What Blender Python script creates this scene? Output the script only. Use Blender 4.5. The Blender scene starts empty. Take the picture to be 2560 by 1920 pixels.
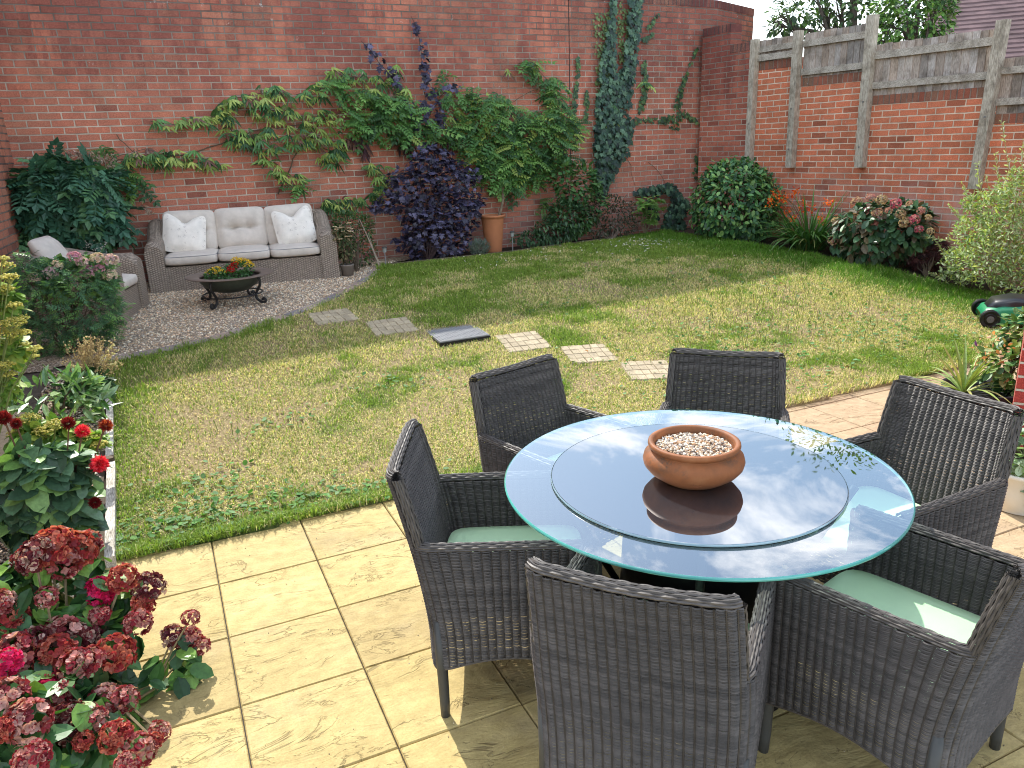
import bpy, math, random
import numpy as np
from mathutils import Matrix, Vector
PI = math.pi
R_ = math.radians
rng = np.random.default_rng(7)
random.seed(7)
sc = bpy.context.scene
COL = sc.collection

# ------------------------------------------------------------------ camera
F_PX, PITCH, ROLL, YAW, CAMH = 1915.0, R_(17.4), R_(2.2), R_(21.5), 1.88
FWD = np.array([math.sin(YAW)*math.cos(PITCH), math.cos(YAW)*math.cos(PITCH), -math.sin(PITCH)])
_r = np.array([math.cos(YAW), -math.sin(YAW), 0.]); _u = np.cross(_r, FWD)
CR = _r*math.cos(ROLL)-_u*math.sin(ROLL); CU = _r*math.sin(ROLL)+_u*math.cos(ROLL)
CAM = np.array([0, 0, CAMH])
cd = bpy.data.cameras.new('camera'); cam = bpy.data.objects.new('camera', cd); COL.objects.link(cam)
cd.sensor_width = 36; cd.lens = 36*F_PX/2560; cd.clip_start = .05; cd.clip_end = 500
M = Matrix(((CR[0], CU[0], -FWD[0], 0), (CR[1], CU[1], -FWD[1], 0), (CR[2], CU[2], -FWD[2], CAMH), (0, 0, 0, 1)))
cam.matrix_world = M
sc.camera = cam

# ------------------------------------------------------------------ light
SUN_EL, SUN_AZ = R_(44), R_(-2.5)          # azimuth from +Y towards +X
SDIR = Vector((math.sin(SUN_AZ)*math.cos(SUN_EL), math.cos(SUN_AZ)*math.cos(SUN_EL), math.sin(SUN_EL)))
sl = bpy.data.lights.new('sun', 'SUN'); sl.energy = 4.3; sl.angle = R_(.55); sl.color = (1, .955, .87)
so = bpy.data.objects.new('sun', sl); COL.objects.link(so)
so.rotation_euler = SDIR.to_track_quat('Z', 'Y').to_euler()
so.location = (0, 0, 12)
w = bpy.data.worlds.new('World'); sc.world = w; w.use_nodes = True
nt = w.node_tree; nt.nodes.clear()
def wn(t, **k):
    n = nt.nodes.new(t)
    for a, b in k.items(): setattr(n, a, b)
    return n
sky = wn('ShaderNodeTexSky', sky_type='NISHITA', sun_disc=False)
sky.sun_elevation = SUN_EL; sky.sun_rotation = SUN_AZ; sky.altitude = 50; sky.air_density = 1.0; sky.dust_density = .5; sky.ozone_density = 1.0
tc = wn('ShaderNodeTexCoord')
sep = wn('ShaderNodeSeparateXYZ'); nt.links.new(tc.outputs['Generated'], sep.inputs[0])
mx = wn('ShaderNodeMath', operation='MAXIMUM'); mx.inputs[1].default_value = .06; nt.links.new(sep.outputs[2], mx.inputs[0])
dx = wn('ShaderNodeMath', operation='DIVIDE'); dy = wn('ShaderNodeMath', operation='DIVIDE')
nt.links.new(sep.outputs[0], dx.inputs[0]); nt.links.new(mx.outputs[0], dx.inputs[1])
nt.links.new(sep.outputs[1], dy.inputs[0]); nt.links.new(mx.outputs[0], dy.inputs[1])
cmb = wn('ShaderNodeCombineXYZ'); nt.links.new(dx.outputs[0], cmb.inputs[0]); nt.links.new(dy.outputs[0], cmb.inputs[1]); cmb.inputs[2].default_value = 3.1
cn = wn('ShaderNodeTexNoise'); cn.inputs['Scale'].default_value = 1.9; cn.inputs['Detail'].default_value = 9; cn.inputs['Roughness'].default_value = .62; cn.inputs['Distortion'].default_value = .5
nt.links.new(cmb.outputs[0], cn.inputs['Vector'])
cr = wn('ShaderNodeValToRGB'); cr.color_ramp.elements[0].position = .49; cr.color_ramp.elements[1].position = .64
nt.links.new(cn.outputs[0], cr.inputs[0])
# whiter towards the horizon
hz = wn('ShaderNodeMapRange'); hz.inputs['From Min'].default_value = .02; hz.inputs['From Max'].default_value = .30; hz.inputs['To Min'].default_value = .8; hz.inputs['To Max'].default_value = 0
nt.links.new(sep.outputs[2], hz.inputs[0])
ad = wn('ShaderNodeMath', operation='MAXIMUM'); nt.links.new(cr.outputs[0], ad.inputs[0]); nt.links.new(hz.outputs[0], ad.inputs[1])
mxc = wn('ShaderNodeMix', data_type='RGBA'); nt.links.new(ad.outputs[0], mxc.inputs[0])
wt = wn('ShaderNodeMix', data_type='RGBA', blend_type='MULTIPLY'); wt.inputs[0].default_value = 1; nt.links.new(sky.outputs[0], wt.inputs[6]); wt.inputs[7].default_value = (1.10, 1.08, .98, 1); nt.links.new(wt.outputs[2], mxc.inputs[6]); mxc.inputs[7].default_value = (9.5, 9.7, 10, 1)
bg = wn('ShaderNodeBackground'); bg.inputs[1].default_value = .225
ow = wn('ShaderNodeOutputWorld'); nt.links.new(mxc.outputs[2], bg.inputs[0]); nt.links.new(bg.outputs[0], ow.inputs[0])
sc.view_settings.view_transform = 'Standard'; sc.view_settings.look = 'None'; sc.view_settings.gamma = 1
sc.view_settings.exposure = .70
sc.render.engine = 'CYCLES'
sc.cycles.filter_width = 1.05; sc.cycles.max_bounces = 10; sc.cycles.transparent_max_bounces = 24

# ------------------------------------------------------------------ pixel helpers (2212-wide view of the photo -> points in the garden)
DS = 2560/2212
def ray(x, y):
    d = FWD*F_PX+CR*(x*DS-1280)-CU*(y*DS-960); return d/np.linalg.norm(d)
GY = [0, 4, 4.8, 5.6, 6.1, 6.6, 7.3, 8, 9, 10, 12]; GZ = [0, 0, .05, .13, .2, .29, .37, .42, .46, .47, .48]
_yy = np.linspace(-5, 30, 3501); _zz = np.interp(_yy, GY, GZ); _k = np.ones(61)/61
_zz = np.where(_yy < 4.0, 0, np.convolve(np.pad(_zz, 30, 'edge'), _k, 'valid'))
def grd(y): return np.interp(y, _yy, _zz)
def G(x, y):
    d = ray(x, y); z = .2
    for i in range(60):
        P = CAM+d*((z-CAMH)/d[2]); z = .5*z+.5*float(grd(P[1]))
    return P
def atz(x, y, z):
    d = ray(x, y); return CAM+d*((z-CAMH)/d[2])
def pl(x, y, p, n):
    d = ray(x, y); n = np.array(n, float); return CAM+d*(np.dot(np.array(p)-CAM, n)/np.dot(d, n))
def atY(x, y, Y): return pl(x, y, (0, Y, 0), (0, 1, 0))
A1, A2 = R_(4.25), R_(7.57)
N1 = np.array([-math.sin(A1), math.cos(A1), 0]); N2 = np.array([-math.sin(A2), math.cos(A2), 0])
JX = 5.15; JY = 10.03+JX*math.tan(A1)
N3 = np.array([-math.sin(R_(-80.08)), math.cos(R_(-80.08)), 0]); T3 = np.array([N3[1], -N3[0], 0])  # T3 points away from the corner, to the camera side
def W(x, y, off=0.):
    P = pl(x, y, np.array([0, 10.03, 0])-N1*off, N1)
    if P[0] > JX: P = pl(x, y, np.array([JX, JY, 0])-N2*off, N2)
    return P
def W3(x, y, off=0.): return pl(x, y, N3*(9.23-off), N3)

# ------------------------------------------------------------------ mesh tools
def tag(o, label=None, cat=None, group=None, kind=None):
    if label: o['label'] = label
    if cat: o['category'] = cat
    if group: o['group'] = group
    if kind: o['kind'] = kind
    return o
def empty(name, loc, label, cat, group=None, rz=0):
    o = bpy.data.objects.new(name, None); COL.objects.link(o); o.location = loc; o.rotation_euler = (0, 0, rz)
    o.empty_display_size = .1
    return tag(o, label, cat, group)
def copy_tree(o, parent=None):
    c = o.copy(); COL.objects.link(c); c.parent = parent
    for ch in [k for k in o.children]:
        copy_tree(ch, c)
    return c
class Geo:
    def __init__(s): s.v = []; s.f3 = []; s.f4 = []; s.c = []; s.n = 0; s.m3 = []; s.m4 = []; s.fn = []
    def add(s, v, f, col=(1, 1, 1)):
        v = np.asarray(v, float).reshape(-1, 3); s.v.append(v)
        c = np.asarray(col, float)
        if c.ndim == 1: c = np.tile(c[:3], (len(v), 1))
        s.c.append(c)
        if isinstance(f, np.ndarray):
            if len(f): (s.f3 if f.shape[1] == 3 else s.f4).append(f+s.n)
        else:
            a = [q for q in f if len(q) == 3]; b = [q for q in f if len(q) == 4]
            if a: s.f3.append(np.array(a)+s.n)
            if b: s.f4.append(np.array(b)+s.n)
            s.fn += [[i+s.n for i in q] for q in f if len(q) > 4]
        s.n += len(v); return s
    def inst(s, tv, tf, pos, mats, col):
        """tv template verts, tf list of faces, pos Nx3, mats Nx3x3 (columns=axes, scaled), col Nx3"""
        N = len(pos); tv = np.asarray(tv, float)
        if N == 0: return s
        V = np.einsum('nij,kj->nki', mats, tv)+pos[:, None, :]
        k = len(tv); off = (np.arange(N)*k)[:, None, None]
        C = np.repeat(np.asarray(col, float).reshape(-1, 1, 3) if np.asarray(col).ndim > 1 else np.tile(np.asarray(col, float), (N, 1, 1)), k, axis=1)
        s.v.append(V.reshape(-1, 3)); s.c.append(C.reshape(-1, 3))
        a = np.array([q for q in tf if len(q) == 3]); b = np.array([q for q in tf if len(q) == 4])
        if len(a): s.f3.append((a[None]+off).reshape(-1, 3)+s.n)
        if len(b): s.f4.append((b[None]+off).reshape(-1, 4)+s.n)
        s.n += N*k; return s
    def box(s, c, h, R=None, col=(1, 1, 1)):
        v = np.array([[x, y, z] for x in (-1, 1) for y in (-1, 1) for z in (-1, 1)], float)*np.array(h)
        if R is not None: v = v@np.array(R).T
        return s.add(v+np.array(c), [(0, 1, 3, 2), (4, 6, 7, 5), (0, 4, 5, 1), (2, 3, 7, 6), (0, 2, 6, 4), (1, 5, 7, 3)], col)
    def tube(s, pts, r, n=6, col=(1, 1, 1), cap=True):
        pts = np.asarray(pts, float); r = np.broadcast_to(np.asarray(r, float), (len(pts),))
        t = np.gradient(pts, axis=0); t /= np.linalg.norm(t, axis=1)[:, None]+1e-12
        a = np.array([0, 0, 1.]) if abs(t[0][2]) < .9 else np.array([1., 0, 0])
        V = []
        x = np.cross(a, t[0]); x /= np.linalg.norm(x)
        for i in range(len(pts)):
            x = x-t[i]*np.dot(x, t[i]); x /= np.linalg.norm(x)+1e-12; y = np.cross(t[i], x)
            for j in range(n):
                th = 2*PI*j/n; V.append(pts[i]+r[i]*(math.cos(th)*x+math.sin(th)*y))
        F = [(i*n+j, i*n+(j+1) % n, (i+1)*n+(j+1) % n, (i+1)*n+j) for i in range(len(pts)-1) for j in range(n)]
        if cap: F += [tuple(range(n))[::-1], tuple((len(pts)-1)*n+j for j in range(n))]
        return s.add(V, F, col)
    def lathe(s, prof, c=(0, 0, 0), n=48, col=(1, 1, 1), close=False):
        V = [[c[0]+r*math.cos(2*PI*j/n), c[1]+r*math.sin(2*PI*j/n), c[2]+z] for r, z in prof for j in range(n)]
        m = len(prof); rg = m if close else m-1
        F = [(i*n+j, i*n+(j+1) % n, ((i+1) % m)*n+(j+1) % n, ((i+1) % m)*n+j) for i in range(rg) for j in range(n)]
        return s.add(V, F, col)
    def prism(s, poly, z0, z1, col=(1, 1, 1)):
        n = len(poly); V = [[x, y, z0] for x, y in poly]+[[x, y, z1] for x, y in poly]
        F = [(i, (i+1) % n, n+(i+1) % n, n+i) for i in range(n)]+[tuple(range(n))[::-1], tuple(range(n, 2*n))]
        return s.add(V, F, col)
    def build(s, name, mat, parent=None, smooth=False, world=True, uv=None):
        me = bpy.data.meshes.new(name)
        V = np.concatenate(s.v); C = np.concatenate(s.c)
        f3 = np.concatenate(s.f3) if s.f3 else np.zeros((0, 3), int); f4 = np.concatenate(s.f4) if s.f4 else np.zeros((0, 4), int)
        fn = s.fn
        me.vertices.add(len(V)); me.vertices.foreach_set('co', V.astype(np.float32).ravel())
        lens = np.concatenate([np.full(len(f3), 3), np.full(len(f4), 4), np.array([len(q) for q in fn], int)]).astype(int)
        idx = np.concatenate([f3.ravel(), f4.ravel()]+[np.array(q) for q in fn]).astype(np.int32)
        me.loops.add(len(idx)); me.loops.foreach_set('vertex_index', idx)
        me.polygons.add(len(lens)); st = np.concatenate([[0], np.cumsum(lens)[:-1]]).astype(np.int32)
        me.polygons.foreach_set('loop_start', st)
        me.polygons.foreach_set('use_smooth', np.full(len(lens), bool(smooth)))
        me.update(calc_edges=True)
        ca = me.color_attributes.new('Col', 'FLOAT_COLOR', 'POINT')
        ca.data.foreach_set('color', np.concatenate([C, np.ones((len(C), 1))], 1).astype(np.float32).ravel())
        if uv is not None:
            ul = me.uv_layers.new(name='UVMap'); U = uv(V)[idx]; ul.data.foreach_set('uv', U.astype(np.float32).ravel())
        me.materials.append(mat)
        o = bpy.data.objects.new(name, me); COL.objects.link(o)
        if parent is not None:
            o.parent = parent
            if world: o.location = -parent.location
        return o
def frames(d, n, s):
    """columns x,y,z : y along d, z near n; s scalar or Nx3"""
    d = d/(np.linalg.norm(d, axis=1)[:, None]+1e-9); x = np.cross(d, n); x /= np.linalg.norm(x, axis=1)[:, None]+1e-9; z = np.cross(x, d)
    M = np.stack([x, d, z], axis=2); s = np.asarray(s, float)
    if s.ndim == 1: s = np.stack([s, s, s], 1)
    return M*s[:, None, :]
def unit(v): return v/(np.linalg.norm(v, axis=-1, keepdims=True)+1e-9)
def rv(n): return unit(rng.normal(size=(n, 3)))
# value noise
_lat = rng.random((64, 64))
def vnoise(x, y):
    x = np.asarray(x); y = np.asarray(y); xi = np.floor(x).astype(int); yi = np.floor(y).astype(int); fx = x-xi; fy = y-yi
    fx = fx*fx*(3-2*fx); fy = fy*fy*(3-2*fy); g = lambda a, b: _lat[a % 64, b % 64]
    return (g(xi, yi)*(1-fx)+g(xi+1, yi)*fx)*(1-fy)+(g(xi, yi+1)*(1-fx)+g(xi+1, yi+1)*fx)*fy
def fbm(x, y, o=4):
    a = 0; w_ = .5
    for i in range(o): a = a+w_*vnoise(x*2**i+17*i, y*2**i+5*i); w_ *= .5
    return a/(1-.5**o)
def sm(a, b, x): t = np.clip((x-a)/(b-a), 0, 1); return t*t*(3-2*t)

# ------------------------------------------------------------------ materials
def newmat(name):
    m = bpy.data.materials.new(name); m.use_nodes = True; t = m.node_tree; t.nodes.clear()
    o = t.nodes.new('ShaderNodeOutputMaterial'); b = t.nodes.new('ShaderNodeBsdfPrincipled'); t.links.new(b.outputs[0], o.inputs[0])
    return m, t, b, o
class N:
    def __init__(s, t): s.t = t
    def __call__(s, typ, ins=None, **k):
        n = s.t.nodes.new(typ)
        for a, b in k.items(): setattr(n, a, b)
        for a, b in (ins or {}).items():
            if isinstance(b, bpy.types.NodeSocket): s.t.links.new(b, n.inputs[a])
            else: n.inputs[a].default_value = b
        return n
    def mix(s, f, a, b, bt='MIX'):
        n = s.t.nodes.new('ShaderNodeMix'); n.data_type = 'RGBA'; n.blend_type = bt
        for i, q in ((0, f), (6, a), (7, b)):
            if isinstance(q, bpy.types.NodeSocket): s.t.links.new(q, n.inputs[i])
            else: n.inputs[i].default_value = q if i == 0 else (*q, 1)
        return n.outputs[2]
    def math(s, op, a, b=0., c=None):
        n = s.t.nodes.new('ShaderNodeMath'); n.operation = op
        for i, q in enumerate((a, b) if c is None else (a, b, c)):
            if isinstance(q, bpy.types.NodeSocket): s.t.links.new(q, n.inputs[i])
            else: n.inputs[i].default_value = q
        return n.outputs[0]
    def ramp(s, f, pts):
        n = s.t.nodes.new('ShaderNodeValToRGB'); s.t.links.new(f, n.inputs[0]); e = n.color_ramp.elements
        while len(e) < len(pts): e.new(.5)
        for i, (p, c) in enumerate(pts): e[i].position = p; e[i].color = (*c, 1) if len(c) == 3 else c
        return n.outputs[0]
    def noise(s, vec, sc, det=4, ro=.5, dist=0): return s('ShaderNodeTexNoise', {'Vector': vec, 'Scale': sc, 'Detail': det, 'Roughness': ro, 'Distortion': dist}).outputs[0]
    def bump(s, h, st, di=.01, nrm=None):
        d = {'Height': h, 'Strength': st, 'Distance': di}
        if nrm is not None: d['Normal'] = nrm
        return s('ShaderNodeBump', d).outputs[0]
def leafmat(name, rough=.45, trans=.22, spec=.4, tint=(1, 1, 1)):
    m, t, b, o = newmat(name); n = N(t)
    a = n('ShaderNodeAttribute', attribute_name='Col').outputs['Color']
    ob = n('ShaderNodeTexCoord').outputs['Object']
    nz = n.noise(ob, 60, 2)
    c = n.mix(1, a, n.ramp(nz, [(.3, (.78, .78, .78)), (.7, (1.2, 1.2, 1.2))]), 'MULTIPLY')
    t.links.new(c, b.inputs['Base Color']); b.inputs['Roughness'].default_value = rough; b.inputs['Specular IOR Level'].default_value = spec
    tr = n('ShaderNodeBsdfTranslucent', {'Color': n.mix(1, c, (1.25*tint[0], 1.5*tint[1], .6*tint[2]), 'MULTIPLY')})
    ms = n('ShaderNodeMixShader', {0: trans}); t.links.new(b.outputs[0], ms.inputs[1]); t.links.new(tr.outputs[0], ms.inputs[2]); t.links.new(ms.outputs[0], o.inputs[0])
    return m
def attrmat(name, rough=.8, nsc=30, namp=.25, bump=.2, bsc=60, spec=.3, metal=0, bdist=.004):
    m, t, b, o = newmat(name); n = N(t)
    a = n('ShaderNodeAttribute', attribute_name='Col').outputs['Color']; ob = n('ShaderNodeTexCoord').outputs['Object']
    nz = n.noise(ob, nsc, 5, .6)
    c = n.mix(1, a, n.ramp(nz, [(.25, (1-namp,)*3), (.75, (1+namp,)*3)]), 'MULTIPLY')
    t.links.new(c, b.inputs['Base Color']); b.inputs['Roughness'].default_value = rough; b.inputs['Specular IOR Level'].default_value = spec; b.inputs['Metallic'].default_value = metal
    t.links.new(n.bump(n.noise(ob, bsc, 4, .6), bump, bdist), b.inputs['Normal'])
    return m
def brickmat(name, c1, c2, mort, soot=.5, sootz=2.4, lich=.3, pale=.0, v0=0., mort2=None, vertical=False, low_dark=0.):
    m, t, b, o = newmat(name); n = N(t)
    uv = n('ShaderNodeTexCoord').outputs['UV']; ob = n('ShaderNodeTexCoord').outputs['Object']
    # slightly wobbly joints
    wob = n('ShaderNodeTexNoise', {'Vector': ob, 'Scale': 7., 'Detail': 3.}).outputs['Color']
    wv = n('ShaderNodeVectorMath', {0: wob, 1: (.5, .5, .5)}, operation='SUBTRACT').outputs[0]
    wv = n('ShaderNodeVectorMath', {0: wv, 'Scale': .012}, operation='SCALE').outputs[0]
    uvw = n('ShaderNodeVectorMath', {0: uv, 1: wv}, operation='ADD').outputs[0]
    uvw = n('ShaderNodeVectorMath', {0: uvw, 1: (0., v0, 0.)}, operation='ADD').outputs[0]
    br = n('ShaderNodeTexBrick', {'Vector': uvw, 'Color1': (*c1, 1), 'Color2': (*c2, 1), 'Mortar': (0, 0, 0, 1), 'Scale': 1., 'Mortar Size': .0075, 'Mortar Smooth': .25, 'Bias': -.1, 'Brick Width': .075 if vertical else .225, 'Row Height': 1.0 if vertical else .075})
    br.offset = 0 if vertical else .5
    rnd = n('ShaderNodeTexBrick', {'Vector': uvw, 'Color1': (0, 0, 0, 1), 'Color2': (1, 1, 1, 1), 'Mortar': (.5, .5, .5, 1), 'Scale': 1., 'Mortar Size': .0, 'Bias': 0., 'Brick Width': .075 if vertical else .225, 'Row Height': 1.0 if vertical else .075}); rnd.offset = 0 if vertical else .5
    big = n.noise(ob, .9, 5, .6); mid = n.noise(ob, 5, 5, .65); fine = n.noise(ob, 90, 4, .7)
    col = n.mix(1, br.outputs[0], n.ramp(rnd.outputs[0], [(0, (.50, .47, .52)), (.22, (.88, .86, .86)), (.75, (1.06, 1.04, 1.01)), (1, (1.28, 1.22, 1.12))]), 'MULTIPLY')
    col = n.mix(1, col, n.ramp(mid, [(.3, (.86, .86, .87)), (.7, (1.14, 1.13, 1.12))]), 'MULTIPLY')
    col = n.mix(1, col, n.ramp(fine, [(.3, (.72, .72, .72)), (.7, (1.3, 1.3, 1.3))]), 'MULTIPLY')
    sz = n('ShaderNodeSeparateXYZ', {0: ob}).outputs[2]
    # dark weathering high on the wall, streaky
    st = n('ShaderNodeMapping', {'Vector': ob, 'Scale': (6., 6., .8)}).outputs[0]
    streak = n.noise(st, 1.2, 6, .65)
    hi = n('ShaderNodeMapRange', {'Value': sz, 'From Min': sootz, 'From Max': sootz+1.1}).outputs[0]
    sf = n.math('MULTIPLY', hi, n.math('ADD', n.ramp(big, [(.35, (0, 0, 0)), (.62, (1, 1, 1))]), n.ramp(streak, [(.45, (0, 0, 0)), (.65, (.8, .8, .8))])))
    sf = n.math('MULTIPLY', sf, n.math('ADD', .25, n.math('MULTIPLY', rnd.outputs[0], 1.6)))
    sf = n.math('MINIMUM', n.math('MULTIPLY', sf, soot), .85)
    col = n.mix(sf, col, n.mix(1, col, (.42, .40, .50), 'MULTIPLY'))
    # ochre lichen / pitted faces
    vor = n('ShaderNodeTexVoronoi', {'Vector': ob, 'Scale': 75.}).outputs['Distance']
    lf = n.math('MULTIPLY', n.ramp(n.noise(ob, 1.7, 4, .6, .4), [(.5, (0, 0, 0)), (.68, (1, 1, 1))]), n.ramp(fine, [(.42, (0, 0, 0)), (.62, (1, 1, 1))]))
    col = n.mix(n.math('MULTIPLY', lf, lich), col, (.34, .25, .16))
    # mortar: pale mostly, blackened in patches
    mo = n.mix(n.ramp(n.noise(ob, 1.1, 4, .7), [(.42, (0, 0, 0)), (.6, (1, 1, 1))]), mort, mort2 or mort)
    mo = n.mix(n.math('MULTIPLY', hi, .75), mo, (.07, .06, .06))
    mo = n.mix(1, mo, n.ramp(mid, [(.3, (.7, .7, .7)), (.7, (1.25, 1.25, 1.25))]), 'MULTIPLY')
    col = n.mix(br.outputs['Fac'], col, mo)
    if pale > 0:
        lo = n('ShaderNodeMapRange', {'Value': sz, 'From Min': 1.45, 'From Max': .7}).outputs[0]
        pf = n.math('MULTIPLY', n.math('MULTIPLY', lo, n.ramp(n.noise(ob, 2.6, 5, .7, .6), [(.4, (0, 0, 0)), (.65, (1, 1, 1))])), pale)
        col = n.mix(pf, col, (.52, .40, .38))
    if low_dark > 0:
        lo = n('ShaderNodeMapRange', {'Value': sz, 'From Min': 1.1, 'From Max': .5}).outputs[0]
        col = n.mix(n.math('MULTIPLY', lo, low_dark), col, (.10, .06, .05))  # dark brown mixed in towards the foot of the wall
    # small white efflorescence splashes
    wf = n.math('MULTIPLY', n.ramp(n.noise(ob, 11, 3, .6), [(.69, (0, 0, 0)), (.73, (1, 1, 1))]), n.ramp(n.noise(ob, 70, 3, .7), [(.45, (0, 0, 0)), (.6, (1, 1, 1))]))
    col = n.mix(n.math('MULTIPLY', wf, .75), col, (.62, .57, .54))
    t.links.new(col, b.inputs['Base Color']); b.inputs['Roughness'].default_value = .9; b.inputs['Specular IOR Level'].default_value = .15
    h = n.math('ADD', n.math('MULTIPLY', n.math('SUBTRACT', 1., br.outputs['Fac']), 1.4), n.math('MULTIPLY', fine, .35))
    h = n.math('ADD', h, n.math('MULTIPLY', rnd.outputs[0], .25))
    t.links.new(n.bump(h, .9, .008), b.inputs['Normal'])
    return m
BR1 = brickmat('back_wall_brick', (.57, .22, .145), (.43, .16, .11), (.60, .51, .41), soot=1.0, sootz=2.25, lich=.45, pale=.35, mort2=(.42, .34, .27), low_dark=.3)
BR3 = brickmat('side_wall_brick', (.62, .21, .11), (.49, .155, .09), (.74, .60, .46), soot=.75, sootz=2.75, lich=.2, pale=.75, mort2=(.66, .52, .40))
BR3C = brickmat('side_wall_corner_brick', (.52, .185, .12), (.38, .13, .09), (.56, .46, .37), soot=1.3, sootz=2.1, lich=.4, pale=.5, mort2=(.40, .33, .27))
BRL = brickmat('left_wall_brick', (.48, .20, .13), (.38, .15, .10), (.25, .19, .15), soot=.5, sootz=2.0, lich=.6, mort2=(.12, .10, .09))
BRH = brickmat('house_brick', (.42, .06, .045), (.28, .045, .04), (.50, .42, .34), soot=0, sootz=9, lich=.0)
BRS = brickmat('soldier_brick', (.38, .13, .08), (.15, .09, .065), (.36, .28, .22), soot=.6, sootz=2.2, lich=.9, mort2=(.14, .11, .09), vertical=True)
BRT = brickmat('coping_brick', (.36, .14, .105), (.22, .09, .075), (.32, .27, .23), soot=.9, sootz=2.2, lich=.6, mort2=(.08, .07, .07), vertical=True)
LEAF = leafmat('leaf_green'); LEAFG = leafmat('leaf_glossy', .42, .14, .4); LEAFM = leafmat('leaf_matt', .7, .25, .2); PURP = leafmat('leaf_purple', .42, .06, .5, (1.2, .7, 1.6)); PETAL = leafmat('petal', .6, .3, .25, (1, .8, 1.2)); GRASSM = leafmat('grass_blade', .6, .3, .2)
BARK = attrmat('bark', .9, 25, .35, .6, 40)
DARKM = attrmat('dark_metal', .42, 20, .2, .15, 80, .5, .6)
STONE = attrmat('pebble', .75, 40, .3, .3, 120, .35)
PLAIN = attrmat('matt_paint', .55, 12, .08, .05, 90, .4)

# ================================================================== THE SETTING
# ---- ground far and wide
def wide_ground():
    g = Geo(); g.add([[-60, -40, -.06], [90, -40, -.06], [90, 90, -.06], [-60, 90, -.06]], [(0, 1, 2, 3)], (.10, .085, .06))
    tag(g.build('ground', attrmat('soil', .95, 9, .35, .5, 25)), kind='structure')
wide_ground()
PE = lambda x: 3.845+.063*x                       # edge of the paving
BEDL = [(-.62, 3.99), (-.76, 5.78), (-.85, 6.75)]  # timber edge of the left bed
BE = [(-.86, 6.80), (-.5, 6.86), (-.25, 6.93), (.02, 7.04), (.3, 7.2), (.55, 7.36), (.75, 7.52), (.98, 7.74), (1.19, 7.98), (1.5, 8.4), (1.77, 8.86), (1.95, 9.3), (2.0, 9.55)]
BACKE = [(2.0, 9.53), (3.0, 9.6), (3.84, 9.66), (4.7, 9.88), (5.47, 10.05), (6.2, 10.16), (6.62, 10.16)]
SIDEE = [(6.66, 10.1), (6.72, 9.5), (6.79, 8.98), (7.0, 8.08), (7.12, 7.4), (7.37, 6.75), (7.55, 6.19), (7.73, 5.53), (7.9, 4.9), (8.05, 4.2)]
LAWN_POLY = [(-.60, 3.80), (8.15, 4.35)]+SIDEE[::-1]+BACKE[::-1]+BE[::-1]+BEDL[::-1]
def inpoly(x, y, poly):
    x = np.asarray(x); y = np.asarray(y); c = np.zeros(x.shape, bool); n = len(poly); j = n-1
    for i in range(n):
        xi, yi = poly[i]; xj, yj = poly[j]
        c ^= ((yi > y) != (yj > y)) & (x < (xj-xi)*(y-yi)/((yj-yi)+1e-12)+xi); j = i
    return c
def lawn_mix(x, y):
    """how straw-dry (0..1), bare-brown (0..1)"""
    a = fbm(x*.9+3, y*1.1+9, 4); b = fbm(x*3.1+20, y*3.6+2, 3); c = fbm(x*9+1, y*9+30, 2)
    dry = sm(.42, .60, .52*a+.33*b+.15*c+.06-.10*sm(7.3, 9.3, y)+.05*np.exp(-((x-1.)**2/3+(y-5.4)**2/1.2)))
    side = sm(1.15, .3, np.abs(x-np.interp(y, [q[1] for q in SIDEE[::-1]], [q[0] for q in SIDEE[::-1]])))*(y > 5)
    left = sm(.5, .0, x+.75)*(y < 7); front = sm(.28, .05, y-PE(x))*(x < 3.2)
    dry = dry*(1-.95*side)*(1-.75*left)*(1-.7*front)
    bare = sm(.60, .74, fbm(x*2.3+40, y*3+11, 3)+.16*sm(.5, 0, y-PE(x))*(x > 2.4)+.16*np.exp(-((x-4.7)**2/.8+(y-5.6)**2/.6))+.06)*dry
    return dry, bare, side
def lawn_col(x, y, jit=0, base=False):
    dry, bare, side = lawn_mix(x, y)
    g1 = np.array([.13, .19, .045]); gb = np.array([.09, .18, .03]); st = np.array([.50, .40, .20]); br = np.array([.50, .38, .21])
    c = g1[None]*(1-side[:, None])+gb[None]*side[:, None]
    c = c*(1-dry[:, None])+st[None]*dry[:, None]; c = c*(1-bare[:, None])+br[None]*bare[:, None]
    return c
def lawn():
    xs = np.arange(-1.9, 9.3, .05); ys = np.arange(3.6, 11.4, .05); X, Y = np.meshgrid(xs, ys, indexing='ij')
    Z = grd(Y)+.008*(fbm(X*3, Y*3)-.5)
    inl = inpoly(X, Y, LAWN_POLY)
    Z = np.where(inl, Z+.012, Z-.01); Z = np.where((Y < PE(X)-.005), -.055, Z)
    c = lawn_col(X.ravel(), Y.ravel())*.55  # turf colour darkened, shade between the blades put into it for depth
    soil = np.array([.055, .042, .032]); c = np.where(inl.ravel()[:, None], c, soil)
    nx, ny = X.shape; i = np.arange(nx-1)[:, None]*ny+np.arange(ny-1)[None]
    f = np.stack([i, i+ny, i+ny+1, i+1], -1).reshape(-1, 4)
    g = Geo(); g.add(np.stack([X, Y, Z], -1).reshape(-1, 3), f, c)
    tag(g.build('lawn', attrmat('turf', .95, 45, .45, .8, 130, .1, bdist=.01), smooth=True), kind='structure')
lawn()
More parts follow.
